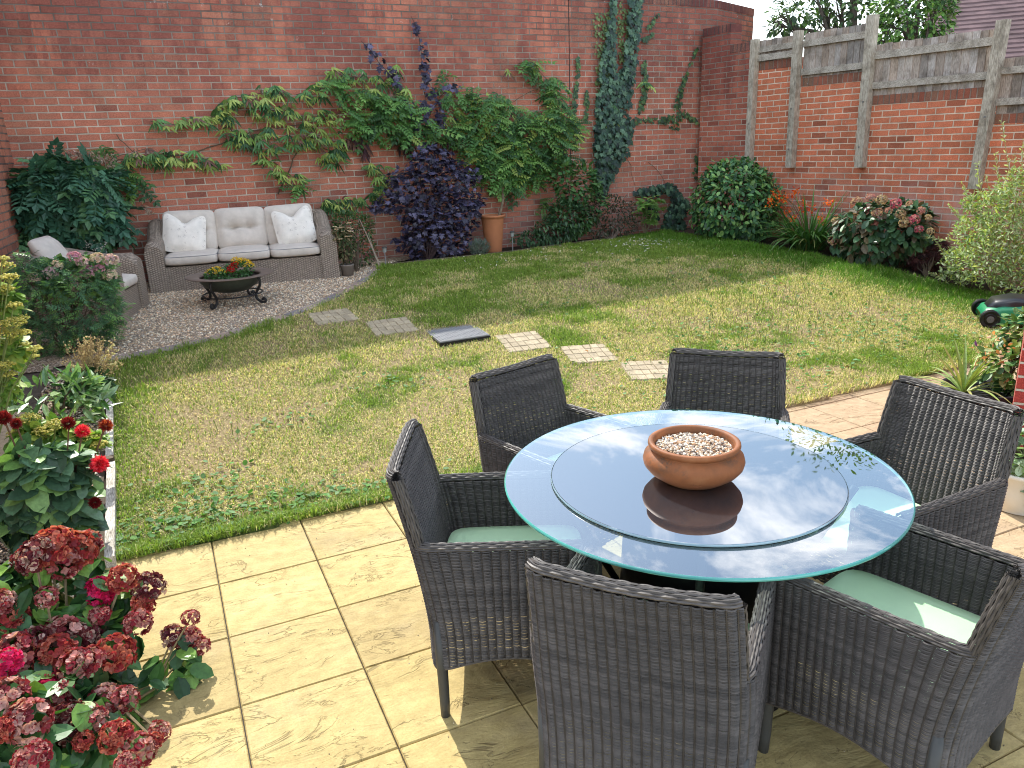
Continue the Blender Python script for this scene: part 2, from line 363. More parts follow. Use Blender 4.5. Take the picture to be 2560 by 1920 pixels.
def grass():
    n = 620000
    x = rng.uniform(-.9, 8.1, n); y = 3.75+(10.3-3.75)*rng.random(n)**1.25
    k = inpoly(x, y, LAWN_POLY); x = x[k]; y = y[k]
    vis = (x < 1.0*y+2.6); x = x[vis]; y = y[vis]; n = len(x)
    dry, bare, side = lawn_mix(x, y)
    k = rng.random(n) > bare*.55; x = x[k]; y = y[k]; dry = dry[k]; bare = bare[k]; side = side[k]; n = len(x)
    # stepping stones stay clear
    for (sx, sy) in STONES: 
        k = ~((abs(x-sx) < .19) & (abs(y-sy) < .19)); x, y, dry, bare, side = x[k], y[k], dry[k], bare[k], side[k]
    n = len(x); tuft = sm(.55, .8, fbm(x*4+7, y*4+3, 2))
    isdry = rng.random(n) < (dry*.68+.05)
    L = rng.uniform(.015, .040, n)*(1+.9*side+1.0*tuft*(1-dry))*np.where(isdry, .85, 1)+.006*(y > 6)
    edge = sm(.16, .0, y-PE(x)); L = L*(1+1.1*edge)
    th = rng.uniform(0, 2*PI, n); lean = rng.uniform(.15, 1.15, n)+.3*isdry; wd = rng.uniform(.0016, .0030, n)*(1+.13*(y-4))
    z0 = grd(y)+.008
    d = np.stack([np.cos(th), np.sin(th), np.zeros(n)], 1); s = np.stack([-np.sin(th), np.cos(th), np.zeros(n)], 1)
    p = np.stack([x, y, z0], 1); L1 = L[:, None]; up = np.array([0, 0, 1.])
    mid = p+d*L1*.35*np.sin(lean)[:, None]+up*L1*.55*np.cos(lean*.55)[:, None]
    tip = p+d*L1*np.sin(lean)[:, None]+up*L1*(np.cos(lean*.9))[:, None].clip(.12)
    V = np.stack([p-s*wd[:, None], p+s*wd[:, None], mid+s*wd[:, None]*.8, mid-s*wd[:, None]*.8, tip], 1).reshape(-1, 3)
    o = (np.arange(n)*5)[:, None]
    gcol = np.array([.16, .27, .04]); gc2 = np.array([.12, .25, .03]); gy = np.array([.40, .46, .10]); st = np.array([.85, .74, .40]); st2 = np.array([.62, .47, .26])
    c = gcol+(gy-gcol)*rng.random((n, 1))*.7*(1-side[:, None]); c = c+(gc2-c)*side[:, None]*.9
    sc_ = st+(st2-st)*rng.random((n, 1)); c = np.where(isdry[:, None], sc_, c)*rng.uniform(.6, 1.3, (n, 1))
    g = Geo(); g.add(V, o+np.array([[0, 1, 2, 3]]), np.repeat(c, 5, axis=0)); g.f3.append(o+np.array([[3, 2, 4]]))
    tag(g.build('grass', GRASSM), 'short patchy lawn grass, part green and part straw dry', 'grass', kind='stuff')
STPX = [(720, 688), (846, 709), (1130, 742), (1271, 768), (1402, 804)]
STONES = [tuple(G(*q)[:2]) for q in STPX]; COVER = tuple(G(986, 724)[:2]); STONES = STONES+[COVER]
grass()
STONES = STONES[:-1]

# ---- paving
def paving():
    a = R_(2.65); ex = np.array([math.cos(a), math.sin(a)]); ey = np.array([-math.sin(a), math.cos(a)])
    o = G(547.2/DS, 1460.4/DS)[:2]; g = Geo(); S = .45; h = S/2-.0022
    for i in range(-5, 17):
        for j in range(-10, 3):
            c = o+ex*(i+.5)*S+ey*(j+.5)*S
            if c[1] > PE(c[0])+.28 or c[0] < -2.6: continue
            q = []
            for sx, sy in ((-1, -1), (1, -1), (1, 1), (-1, 1)):
                q.append(c+ex*h*sx+ey*h*sy)
            dz = rng.uniform(-.0015, .0015); b = .004; t = rng.random(3)*.12+.94
            col = np.array([rng.random(), rng.random(), t[0]])
            V = [[*(p), -.03] for p in q]+[[*(p), -.006+dz] for p in q]+[[*(p+(c-p)*b/h*1.0), dz] for p in q]
            F = [(k, (k+1) % 4, 4+(k+1) % 4, 4+k) for k in range(4)]+[(4+k, 4+(k+1) % 4, 8+(k+1) % 4, 8+k) for k in range(4)]+[(8, 9, 10, 11)]
            g.add(V, F, col)
    m, t, b, out = newmat('riven_slab'); n = N(t)
    at = n('ShaderNodeAttribute', attribute_name='Col').outputs['Color']; ob = n('ShaderNodeTexCoord').outputs['Object']
    off = n('ShaderNodeVectorMath', {0: at, 'Scale': 37.}, operation='SCALE').outputs[0]
    rot = n('ShaderNodeMapping', {'Vector': ob, 'Rotation': (0, 0, -R_(12)), 'Scale': (1., 2.3, 1.)}).outputs[0]
    v = n('ShaderNodeVectorMath', {0: rot, 1: off}, operation='ADD').outputs[0]
    n1 = n.noise(v, 2.1, 5, .55, 1.2); n2 = n.noise(v, 4.3, 5, .6, .8)
    def crease(src, c0, wd): return n.math('SUBTRACT', 1., n('ShaderNodeMapRange', {'Value': n.math('ABSOLUTE', n.math('SUBTRACT', src, c0)), 'From Min': 0., 'From Max': wd}).outputs[0])
    patch = n.ramp(n.noise(v, 3.0, 2), [(.50, (0, 0, 0)), (.60, (1, 1, 1))]); patch2 = n.ramp(n.noise(v, 2.2, 2, .5, .3), [(.42, (1, 1, 1)), (.5, (0, 0, 0))])
    cre = n.math('MAXIMUM', n.math('MULTIPLY', crease(n1, .47, .013), patch), n.math('MULTIPLY', crease(n2, .55, .012), patch2))
    fine = n.noise(ob, 110, 4, .7); mid = n.noise(ob, 14, 5, .65); spk = n.noise(ob, 260, 2, .6)
    bs = n.math('MULTIPLY', n('ShaderNodeSeparateColor', {0: at}).outputs[2], 1.)
    c = n.ramp(n.noise(v, 1.3, 5, .65), [(.3, (.39, .295, .12)), (.5, (.46, .355, .15)), (.72, (.52, .41, .19))])
    sx = n('ShaderNodeSeparateXYZ', {0: ob}).outputs[0]
    pk = n('ShaderNodeMapRange', {'Value': sx, 'From Min': 2.6, 'From Max': 3.3}).outputs[0]
    c = n.mix(n.math('MULTIPLY', pk, .7), c, (.42, .30, .22))  # darker pinkish shade near the house corner put into the slab colour
    c = n.mix(1, c, n.ramp(mid, [(.3, (.80, .78, .74)), (.65, (1.08, 1.08, 1.08))]), 'MULTIPLY'); c = n.mix(1, c, n.ramp(n('ShaderNodeSeparateColor', {0: at}).outputs[0], [(0, (.88, .86, .87)), (.5, (1, 1, 1)), (1, (1.06, 1.06, 1.03))]), 'MULTIPLY'); c = n.mix(n.ramp(n.noise(ob, 1.6, 5, .7), [(.52, (0, 0, 0)), (.75, (.5, .5, .5))]), c, (.36, .29, .19))
    c = n.mix(1, c, n.ramp(fine, [(.3, (.86, .85, .82)), (.6, (1.06, 1.06, 1.06))]), 'MULTIPLY')
    c = n.mix(n.math('MULTIPLY', n.ramp(spk, [(.62, (0, 0, 0)), (.7, (1, 1, 1))]), .35), c, (.25, .2, .13))
    c = n.mix(n.math('MULTIPLY', cre, .62), c, (.15, .11, .05))
    t.links.new(c, b.inputs['Base Color']); b.inputs['Roughness'].default_value = .78; b.inputs['Specular IOR Level'].default_value = .3
    hgt = n.math('ADD', n.math('MULTIPLY', n1, 1.0), n.math('MULTIPLY', n2, .6)); hgt = n.math('SUBTRACT', hgt, n.math('MULTIPLY', cre, .25))
    nb = n.bump(hgt, .55, .03); nb = n.bump(n.math('ADD', fine, mid), .3, .002, nb); t.links.new(nb, b.inputs['Normal'])
    tag(g.build('patio', m), kind='structure')
    j = Geo(); j.add([[-4, -4, -.014], [9, -4, -.014], [9, PE(9)+.02, -.014], [-4, PE(-4)+.02, -.014]], [(0, 1, 2, 3)], (.06, .05, .04))
    tag(j.build('patio_joints', attrmat('joint_sand', .95)), kind='structure')
paving()

# ---- gravel areas
def pebbles(g, x, y, z, size, cols, flat=.6):
    n = len(x)
    ico = np.array([[0, 0, 1], [.89, 0, .45], [.28, .85, .45], [-.72, .53, .45], [-.72, -.53, .45], [.28, -.85, .45], [.72, .53, -.45], [-.28, .85, -.45], [-.89, 0, -.45], [-.28, -.85, -.45], [.72, -.53, -.45], [0, 0, -1]])
    F = [(0, 1, 2), (0, 2, 3), (0, 3, 4), (0, 4, 5), (0, 5, 1), (1, 6, 2), (2, 7, 3), (3, 8, 4), (4, 9, 5), (5, 10, 1), (6, 7, 2), (7, 8, 3), (8, 9, 4), (9, 10, 5), (10, 6, 1), (11, 7, 6), (11, 8, 7), (11, 9, 8), (11, 10, 9), (11, 6, 10)]
    d = rv(n); d[:, 2] *= .35; up = rv(n)*.45+np.array([0, 0, 1.])
    s = np.stack([size*rng.uniform(.6, 1, n), size*rng.uniform(.9, 1.5, n), size*rng.uniform(flat*.7, flat*1.1, n)], 1)
    Mx = frames(d, up, s)
    c = np.array(cols)[rng.integers(0, len(cols), n)]*rng.uniform(.75, 1.2, (n, 1))
    g.inst(ico, F, np.stack([x, y, z], 1), Mx, c)
GRC = [(.74, .57, .40), (.60, .42, .27), (.86, .74, .56), (.46, .35, .25), (.78, .54, .34), (.26, .21, .17), (.92, .84, .70)]
GP = [(-1.74, 6.7)]+[(x-.0, y+.06) for x, y in BE]+[(2.3, 9.75), (2.9, 10.2), (-1.74, 9.9)]
BEDP = [(-1.74, 3.0), (-.66, 3.0), (-.70, 4.0), (-.82, 5.78), (-.90, 6.8), (-1.74, 6.75)]
def gravel_sheet(poly, name, dz, c):
    xs = np.arange(-1.76, 3.1, .06); ys = np.arange(2.9, 10.3, .06); X, Y = np.meshgrid(xs, ys, indexing='ij')
    k = inpoly(X, Y, poly); nx, ny = X.shape; i = (np.arange(nx-1)[:, None]*ny+np.arange(ny-1)[None]); ok = k[:-1, :-1] | k[1:, 1:]
    i = i[ok]; f = np.stack([i, i+ny, i+ny+1, i+1], -1)
    g = Geo(); g.add(np.stack([X, Y, grd(Y)+dz], -1).reshape(-1, 3), f, c); return g
def gravel():
    gravel_m, t, b, o = newmat('gravel_bed'); n = N(t); ob = n('ShaderNodeTexCoord').outputs['Object']
    v = n('ShaderNodeTexVoronoi', {'Vector': ob, 'Scale': 75.}); c = n.ramp(n('ShaderNodeSeparateColor', {0: v.outputs['Color']}).outputs[0], [(0, (.34, .25, .17)), (.35, (.56, .42, .28)), (.7, (.70, .56, .42)), (1, (.84, .74, .60))])
    c = n.mix(1, c, n.ramp(v.outputs['Distance'], [(.2, (1, 1, 1)), (.75, (.3, .28, .26))]), 'MULTIPLY')
    t.links.new(c, b.inputs['Base Color']); b.inputs['Roughness'].default_value = .85
    t.links.new(n.bump(n.math('SUBTRACT', 1., v.outputs['Distance']), .9, .012), b.inputs['Normal'])
    tag(gravel_sheet(GP, 'gravel', .012, (1, 1, 1)).build('gravel', gravel_m), kind='structure')
    n_ = 26000; x = rng.uniform(-1.7, 2.3, n_); y = rng.uniform(6.8, 9.9, n_); k = inpoly(x, y, GP) & (x > -.9-.1*(y-6.8)); x = x[k]; y = y[k]
    g = Geo(); pebbles(g, x, y, grd(y)+.016, np.full(len(x), .0085), GRC)
    n_ = 9000; x = rng.uniform(-1.25, -.64, n_); y = rng.uniform(3.1, 6.7, n_); k = inpoly(x, y, BEDP); x = x[k]; y = y[k]
    pebbles(g, x, y, grd(y)+.008, np.full(len(x), .0085), [tuple(q*.8 for q in c) for c in GRC])
    tag(g.build('gravel_stones', STONE, smooth=True), 'loose beige and brown gravel around the sofa and in the left border', 'gravel', kind='stuff')
    tag(gravel_sheet(BEDP, 'border_soil', .0, (.10, .08, .06)).build('border_soil', attrmat('border_soil', .95, 30, .4, .8, 90)), kind='structure')
gravel()

# ---- walls
def wallseg(g, a, b, z0, z1, th, nrm):
    """box between plan points a and b, front face on the a-b line, thickness away along nrm"""
    a = np.array(a); b = np.array(b); nrm = np.array(nrm[:2]); p = [a, b, b+nrm*th, a+nrm*th]
    g.prism([tuple(q) for q in p], z0, z1)
def uvalong(T, o=(0, 0), vs=0):
    T = np.array(T[:2]); return lambda V: np.stack([(V[:, :2]-np.array(o))@T, V[:, 2]+vs], 1)
WT = 3.86
T1 = np.array([math.cos(A1), math.sin(A1)]); T2 = np.array([math.cos(A2), math.sin(A2)])
LC = (-1.75, 10.03-1.75*math.tan(A1)); J1 = (JX-.006, JY); J2 = np.array([JX, JY])+T2*.01
FD = np.array([JX, JY])+T2*((7.87-JX)/T2[0]); EA = R_(27); TE = np.array([math.cos(EA), math.sin(EA)]); ED = FD+TE*1.3
bw = empty('brick_wall', (2, 10.2, 0), 'tall red brick wall with dark weathered top closing the garden behind the sofa', 'wall')
for nm, a, b, nn, T in (('wall_panel', LC, J1, N1, T1), ('wall_panel', J2, FD, N2, T2), ('wall_panel', FD, ED, np.array([-TE[1], TE[0]]), TE)):
    g = Geo(); wallseg(g, a, b, -.05, WT-.11, .23, nn); g.build(nm, BR1, bw, uv=uvalong(T, vs=.02))
    g = Geo(); a2 = np.array(a)-np.array(nn[:2])*.004; b2 = np.array(b)-np.array(nn[:2])*.004
    wallseg(g, a2, b2, WT-.108, WT, .238, nn); g.build('coping', BRT, bw, uv=uvalong(T, vs=.02))
g = Geo(); g.box([JX+.002, JY+.06, 1.8], (.007, .05, 1.9), col=(.02, .02, .02)); g.build('movement_joint', PLAIN, bw)
g = Geo(); wallseg(g, (-1.72, LC[1]-.012), (-1.72, 2.2), -.05, 3.86, .22, (-1, 0)); o = g.build('left_brick_wall', BRL, uv=uvalong((0, 1)))
tag(o, 'weathered brick side wall at the far left edge of the garden', 'wall')
# side wall with stepped top
P3 = lambda s, off=0.: (N3*(9.23-off)+T3*s)
sc3 = -9.2
sw = empty('side_brick_wall', tuple(P3(-7)), 'orange red side wall stepping down below the weathered timber fence', 'wall')
SEG = [(-9.17, -8.61, 3.43), (-8.607, -8.08, 3.14), (-8.077, -7.34, 2.85), (-7.337, -6.28, 2.58), (-6.277, -4.76, 2.285), (-4.757, -1.2, 2.0)]
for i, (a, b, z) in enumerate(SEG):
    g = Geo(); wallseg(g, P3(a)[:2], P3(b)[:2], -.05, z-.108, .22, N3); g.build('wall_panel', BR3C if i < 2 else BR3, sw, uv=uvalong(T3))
    g = Geo(); wallseg(g, P3(a, .004)[:2], P3(b, .004)[:2], z-.106, z, .228, N3); g.build('soldier_course', BRS if i > 1 else BRT, sw, uv=uvalong(T3))

# ---- timber fence on the side wall
def woodmat(name, scale, cA, cB, knots=True):
    m, t, b, o = newmat(name); n = N(t); ob = n('ShaderNodeTexCoord').outputs['Object']; a = n('ShaderNodeAttribute', attribute_name='Col').outputs['Color']
    s = n('ShaderNodeMapping', {'Vector': ob, 'Scale': scale}).outputs[0]
    f = n.noise(s, 4, 6, .7, .6); f2 = n.noise(s, 14, 4, .6)
    c = n.mix(f, cA, cB); c = n.mix(1, c, n.ramp(f2, [(.35, (.45, .42, .40)), (.6, (1.2, 1.2, 1.2))]), 'MULTIPLY'); c = n.mix(1, c, a, 'MULTIPLY')
    c = n.mix(1, c, n.ramp(n.noise(ob, 6, 5, .7), [(.35, (.6, .58, .55)), (.55, (1.08, 1.08, 1.08))]), 'MULTIPLY')
    t.links.new(c, b.inputs['Base Color']); b.inputs['Roughness'].default_value = .85
    t.links.new(n.bump(f2, .6, .004), b.inputs['Normal']); return m
WV = woodmat('weathered_boards', (22, 22, 1.2), (.30, .25, .21), (.52, .47, .42)); WH = woodmat('weathered_rail', (22, 1.4, 22), (.33, .29, .24), (.50, .46, .39)); WP = woodmat('weathered_post', (14, 14, 1), (.33, .29, .23), (.52, .47, .38))
fr = empty('timber_fence', tuple(P3(-6.3)+np.array([0, 0, 1.3])), 'weathered grey timber fence panels and long posts bolted above the side wall', 'fence')
R3 = np.stack([T3, N3, np.array([0, 0, 1.])], 1)
for a, b, top, rails, bot in ((-8.06, -7.42, 3.135, ((2.975, 3.05), (2.862, 2.945)), 2.845), (-7.31, -6.335, 3.135, ((2.965, 3.045), (2.612, 2.69)), 2.55), (-6.24, -4.84, 2.875, ((2.705, 2.79), (2.362, 2.44)), 2.28), (-4.72, -2.6, 2.56, ((2.40, 2.47), (2.083, 2.155)), 1.995)):
    g = Geo(); s = a
    while s < b-.02:
        wd = min(rng.uniform(.085, .105), b-s); c = P3(s+wd/2, -.012+rng.uniform(-.002, .002)); v = rng.uniform(.6, 1.2); w2 = rng.uniform(.88, 1.04)
        zt = top+rng.uniform(-.006, .006); Rr = R3@np.array([[math.cos(.11), math.sin(.11), 0], [-math.sin(.11), math.cos(.11), 0], [0, 0, 1]])
        g.box([c[0], c[1], (zt+bot)/2], (wd/2+.006, .006, (zt-bot)/2), Rr, (v, v*w2, v*w2*w2)); s += wd
    g.build('fence_boards', WV, fr)
    for z0, z1 in rails:
        g = Geo(); c = P3((a+b)/2, .018); g.box([c[0], c[1], (z0+z1)/2], ((b-a)/2, .018, (z1-z0)/2), R3, (1, 1, 1)); g.build('fence_rail', WH, fr)
for s, z0, z1, wd, ln in ((-8.1, 1.1, 3.155, .045, .0), (-7.365, 1.42, 3.175, .05, -.01), (-6.285, 1.43, 3.21, .055, -.012), (-4.78, 1.2, 2.94, .055, .03), (-2.55, 1.2, 2.65, .055, 0)):
    g = Geo(); a = P3(s-ln, .052); b = P3(s+ln, .052)
    V = []
    for P, z in ((a, z0), (b, z1)):
        for x, y in ((-1, -1), (1, -1), (1, 1), (-1, 1)): q = P+T3*wd*x+N3*.05*y; V.append([q[0], q[1], z])
    g.add(V, [(0, 1, 5, 4), (1, 2, 6, 5), (2, 3, 7, 6), (3, 0, 4, 7), (4, 5, 6, 7), (3, 2, 1, 0)], (1, 1, 1) if s > -8 else (1.1, 1.1, 1.1))
    po = g.build('fence_post', WP, fr)
    for zz in (z0+.25, (z0+z1)/2-.1):
        g = Geo(); c = P3(s, .104); 
        V = [[c[0]+T3[0]*.011*math.cos(k*PI/4), c[1]+T3[1]*.011*math.cos(k*PI/4), zz+.011*math.sin(k*PI/4)] for k in range(8)]
        V2 = (np.array(V)-N3*.006).tolist(); g.add(V+V2, [tuple(range(8))[::-1], tuple(range(8, 16))]+[(k, (k+1) % 8, 8+(k+1) % 8, 8+k) for k in range(8)], (.25, .24, .23)); q = g.build('bolt', DARKM); q.parent = po; q.location = (0, 0, 0)

# ---- corner of the house at the right edge
g = Geo(); g.prism([(3.93, 2.62), (5.6, .13), (7.2, 1.2), (5.53, 3.70)], -.05, 2.7)
hT = unit(np.array([1.67, -2.49])); o = g.build('house_wall', BRH, uv=uvalong(hT)); tag(o, 'red brick corner of the house with pale mortar at the right edge behind the chair', 'house')

# ---- neighbour's house beyond the fence
def house():
    P = CAM+ray(2120, 60)*19.; c = np.array([P[0], P[1]]); vd = unit(c); r = np.array([vd[1], -vd[0]]); a = R_(6); r = np.array([r[0]*math.cos(a)-r[1]*math.sin(a), r[0]*math.sin(a)+r[1]*math.cos(a)]); bk = np.array([-r[1], r[0]]); bk = bk if bk@vd > 0 else -bk
    root = empty('neighbour_house', (c[0], c[1], 0), 'neighbouring house with purple brown tiled roof beyond the timber fence', 'house')
    g = Geo(); e0 = c-bk*1.5; L0, L1 = -1.0, 9.
    for i in range(56):
        t0 = i*.105; q0 = e0+bk*t0; q1 = e0+bk*(t0+.118); z0 = 2.7+t0*.84; z1 = 2.7+(t0+.118)*.84
        k = 60; xs = np.linspace(L0, L1, k+1)
        V = []; jit = rng.uniform(-.004, .004, k+1)
        for kk, xx in enumerate(xs):
            V.append([*(q0+r*xx), z0+.03+jit[kk]]); V.append([*(q1+r*xx), z1+.004]); V.append([*(q0+r*xx), z0-.002])
        V = np.array(V); cc = np.repeat(rng.uniform(.8, 1.2, (k+1, 1)), 3, 0)*np.array([.135, .085, .085])
        F = [(3*j, 3*j+3, 3*j+4, 3*j+1) for j in range(k)]+[(3*j, 3*j+2, 3*j+5, 3*j+3) for j in range(k)]
        g.add(V, F, cc)
    g.build('roof', attrmat('roof_tile', .75, 3, .3, .3, 30, .3), root)
    g = Geo(); pts = [e0+r*(L0+.3), e0+r*(L1-.3), e0+r*(L1-.3)+bk*9, e0+r*(L0+.3)+bk*9]; g.prism([tuple(p) for p in pts], 0, 2.72); g.build('wall', BR3, root, uv=uvalong(r))
    V = [[*(e0+r*(L0+.3)), 2.7], [*(e0+r*(L0+.3)+bk*9), 2.7], [*(e0+r*(L0+.3)+bk*5.5), 2.7+5.4*.84]]
    g = Geo(); g.add(V+[[v[0]+.2*r[0], v[1]+.2*r[1], v[2]] for v in V], [(0, 1, 2), (5, 4, 3)]); g.build('gable', BR3, root, uv=uvalong(bk))
    q = e0+r*.75+bk*1.15; g = Geo(); zb = 2.7+1.15*.84; g.tube([[*q, zb-.05], [*q, zb+.42]], .05, 10, (.03, .03, .035)); g.tube([[*q, zb+.42], [*q, zb+.5]], .07, 10, (.03, .03, .035)); g.build('vent_pipe', PLAIN, root)
house()

# ================================================================== EDGINGS, STONES
TIM = woodmat('timber_edging', (18, 1.5, 18), (.50, .46, .38), (.72, .68, .60)); TIM2 = woodmat('timber_edging_dark', (18, 18, 18), (.16, .12, .08), (.26, .20, .14))
def edging(pts, name, label, mat, h, wd, zoff=0, split=None, col=(1, 1, 1)):
    g = Geo()
    for (a, b) in zip(pts[:-1], pts[1:]):
        a = np.array(a); b = np.array(b); d = unit(b-a); p = np.array([-d[1], d[0]])*wd/2; a = a+d*.002; b = b-d*.002
        za, zb = float(grd(a[1]))+zoff, float(grd(b[1]))+zoff
        V = [[*(a-p), za-.12], [*(a+p), za-.12], [*(b+p), zb-.12], [*(b-p), zb-.12], [*(a-p), za+h], [*(a+p), za+h], [*(b+p), zb+h], [*(b-p), zb+h]]
        g.add(V, [(0, 1, 5, 4), (1, 2, 6, 5), (2, 3, 7, 6), (3, 0, 4, 7), (4, 5, 6, 7)], col)
    return tag(g.build(name, mat), label, 'edging')
edging([(-.625, 3.78), (-.70, 4.95)], 'timber_edging', 'pale sunlit timber edging board of the left border, near length beside the paving', TIM, .055, .045)
edging([(-.715, 5.02), (-.76, 5.78), (-.86, 6.8)], 'timber_edging', 'pale timber edging board of the left border, far length by the dried seed heads', TIM, .05, .042)
g = Geo(); g.box([-.735, 4.985, grd(4.98)+.0], (.05, .028, .07), col=(.5, .45, .4))
tag(g.build('timber_peg', TIM2), 'dark timber peg where the two left edging boards meet', 'peg')
edging(BACKE, 'timber_edging', 'thin brown timber edging between the back border and the lawn', TIM2, .035, .03)
edging(SIDEE[1:], 'timber_edging', 'thin brown timber edging in front of the shrubs by the side wall', TIM2, .03, .03)
# curved block edging round the gravel
def blocks():
    root = empty('block_edging', (.3, 7.2, .36), 'curved edging of grey and brown concrete blocks between the gravel and the lawn', 'edging')
    P = np.array(BE); d = np.concatenate([[0], np.cumsum(np.linalg.norm(np.diff(P, axis=0), axis=1))]); L = d[-1]; s = 0
    while s < L-.1:
        e = min(s+.205, L); q = [np.array([np.interp(t, d, P[:, 0]), np.interp(t, d, P[:, 1])]) for t in (s+.005, e-.005)]
        dd = unit(q[1]-q[0]); p = np.array([-dd[1], dd[0]])*.05; c = np.array([(.30, .24, .21), (.38, .30, .25), (.25, .22, .22), (.36, .26, .21)][rng.integers(4)])*rng.uniform(.8, 1.1)
        g = Geo(); V = []
        for hh, k in ((-.05, 1), (.012, 1), (.02, .88)):
            for a, sg in ((q[0]+dd*.006*(k < 1), -1), (q[0]+dd*.006*(k < 1), 1), (q[1]-dd*.006*(k < 1), 1), (q[1]-dd*.006*(k < 1), -1)): r = a+p*sg*k; V.append([*r, float(grd(r[1]))+hh+.006])
        g.add(V, [(0, 1, 5, 4), (1, 2, 6, 5), (2, 3, 7, 6), (3, 0, 4, 7), (4, 5, 9, 8), (5, 6, 10, 9), (6, 7, 11, 10), (7, 4, 8, 11), (8, 9, 10, 11)], c)
        g.build('edging_block', STONE, root); s += .21
blocks()
def stones():
    lab = ['stepping stone of scored slab nearest the sofa, first of the row', 'second stepping stone of scored slab, just left of the black drain cover', 'stepping stone of scored slab just right of the black drain cover', 'stepping stone of scored slab between two others behind the left rear chair', 'stepping stone of scored slab partly behind the middle rear chair, last of the row']
    for k, ((x, y), a) in enumerate(zip(STONES, (6, 2, -2, -10, -16))):
        R = np.array([[math.cos(R_(a)), -math.sin(R_(a)), 0], [math.sin(R_(a)), math.cos(R_(a)), 0], [0, 0, 1.]])
        sl = (grd(y+.2)-grd(y-.2))/.4; S = np.eye(3); S[2, 1] = sl; Mx = S@R; g = Geo()
        z = float(grd(y)); h = .198; nx = 6; nz = 4
        g.box([x, y, z-.005], (h, h, .02), Mx, (.30, .24, .16))
        for i in range(nx):
            for j in range(nz):
                cx = -h+(i+.5)*2*h/nx; cy = -h+(j+.5)*2*h/nz; of = rng.uniform(-.004, .004, 2)
                c = Mx@np.array([cx+of[0], cy+of[1], 0]); v = np.array((.40, .33, .22))*rng.uniform(.85, 1.12)
                hx, hy = h/nx-.0012, h/nz-.0035; V = []
                for zz, kk in ((.01, 1), (.019, 1), (.024+rng.uniform(-.0015, .0015), .93)):
                    for sx, sy in ((-1, -1), (1, -1), (1, 1), (-1, 1)): V.append(Mx@np.array([hx*kk*sx, hy*kk*sy, zz]))
                g.add(np.array(V)+c+np.array([x, y, z]), [(0, 1, 5, 4), (1, 2, 6, 5), (2, 3, 7, 6), (3, 0, 4, 7), (4, 5, 9, 8), (5, 6, 10, 9), (6, 7, 11, 10), (7, 4, 8, 11), (8, 9, 10, 11)], v)
        tag(g.build('stepping_stone', attrmat('stone_slab', .85, 60, .3, .6, 150)), lab[k], 'stepping stone', 'stepping stones across the lawn')
    x, y = COVER; a = R_(3); R = np.array([[math.cos(a), -math.sin(a), 0], [math.sin(a), math.cos(a), 0], [0, 0, 1.]]); S = np.eye(3); S[2, 1] = .05; Mx = S@R
    z = float(grd(y))+.008; root = empty('drain_cover', (x, y, z), 'black metal drain cover with raised tread pattern in the lawn', 'drain cover')
    g = Geo(); g.box([x, y, z-.02], (.24, .22, .03), Mx, (.02, .02, .022)); g.build('frame', DARKM, root)
    g = Geo(); g.box([x, y, z+.012], (.232, .212, .008), Mx, (.20, .205, .215))
    for i in range(17):
        for j in range(15):
            p = Mx@np.array([-.212+i*.0265, -.193+j*.0275, 0]); an = PI/4 if (i+j) % 2 else -PI/4
            Rr = Mx@np.array([[math.cos(an), -math.sin(an), 0], [math.sin(an), math.cos(an), 0], [0, 0, 1.]])
            g.box(p+np.array([x, y, z+.0215]), (.0105, .0028, .0016), Rr, (.26, .265, .28))
    g.build('lid', attrmat('cast_iron', .38, 30, .2, .1, 100, .6, 0), root)
stones()

# ================================================================== WICKER CHAIRS
def wickermat():
    m, t, b, o = newmat('wicker_charcoal'); n = N(t); ob = n('ShaderNodeTexCoord').outputs['Object']; a = n('ShaderNodeAttribute', attribute_name='Col').outputs['Color']
    c = n.mix(1, a, n.ramp(n.noise(ob, 25, 4, .6), [(.3, (.75, .75, .75)), (.7, (1.25, 1.25, 1.25))]), 'MULTIPLY')
    t.links.new(c, b.inputs['Base Color']); b.inputs['Roughness'].default_value = .5; b.inputs['Specular IOR Level'].default_value = .3; return m
WICK = wickermat()
STP = .027; RP = .0054
def strands(g, Pf, us, zs, mask, amp, r, base, ph=0.):
    """Pf(U,Z)->(pos,normal) on grids; rows along u"""
    U, Z = np.meshgrid(us, zs, indexing='ij')
    Zj = Z+rng.normal(0, .0004, (1, len(zs)))
    P, Nn = Pf(U, Zj); k = np.arange(len(zs))[None, :]
    off = amp*(np.abs(np.cos(PI*U/STP+ph*0))**.75*1.25-.6)+.0007*np.cos(PI*U/STP+PI*k)
    P = P+Nn*off[..., None]; up = np.array([0, 0, 1.]); T = np.gradient(P, axis=0); T /= np.linalg.norm(T, axis=2, keepdims=True)+1e-9
    B = np.cross(Nn, T); B /= np.linalg.norm(B, axis=2, keepdims=True)+1e-9
    ring = np.stack([P+Nn*r, P+B*r*.95, P-Nn*r, P-B*r*.95], 2)           # u,z,4,3
    ok = mask(U, Z); seg = ok[:-1]&ok[1:]; nu, nz = U.shape
    ui, zi = np.nonzero(seg); b0 = (ui*nz+zi)*4; b1 = ((ui+1)*nz+zi)*4
    F = np.concatenate([np.stack([b0+j, b1+j, b1+(j+1) % 4, b0+(j+1) % 4], 1) for j in range(4)])
    use, inv = np.unique(F, return_inverse=True)
    tone = rng.uniform(.72, 1.3, (1, nz, 1, 1))*(1+.12*np.sin(U*9+3)[..., None, None]); C = np.broadcast_to(np.array(base)*tone, ring.shape).reshape(-1, 3)
    g.add(ring.reshape(-1, 3)[use], inv.reshape(F.shape), C[use])
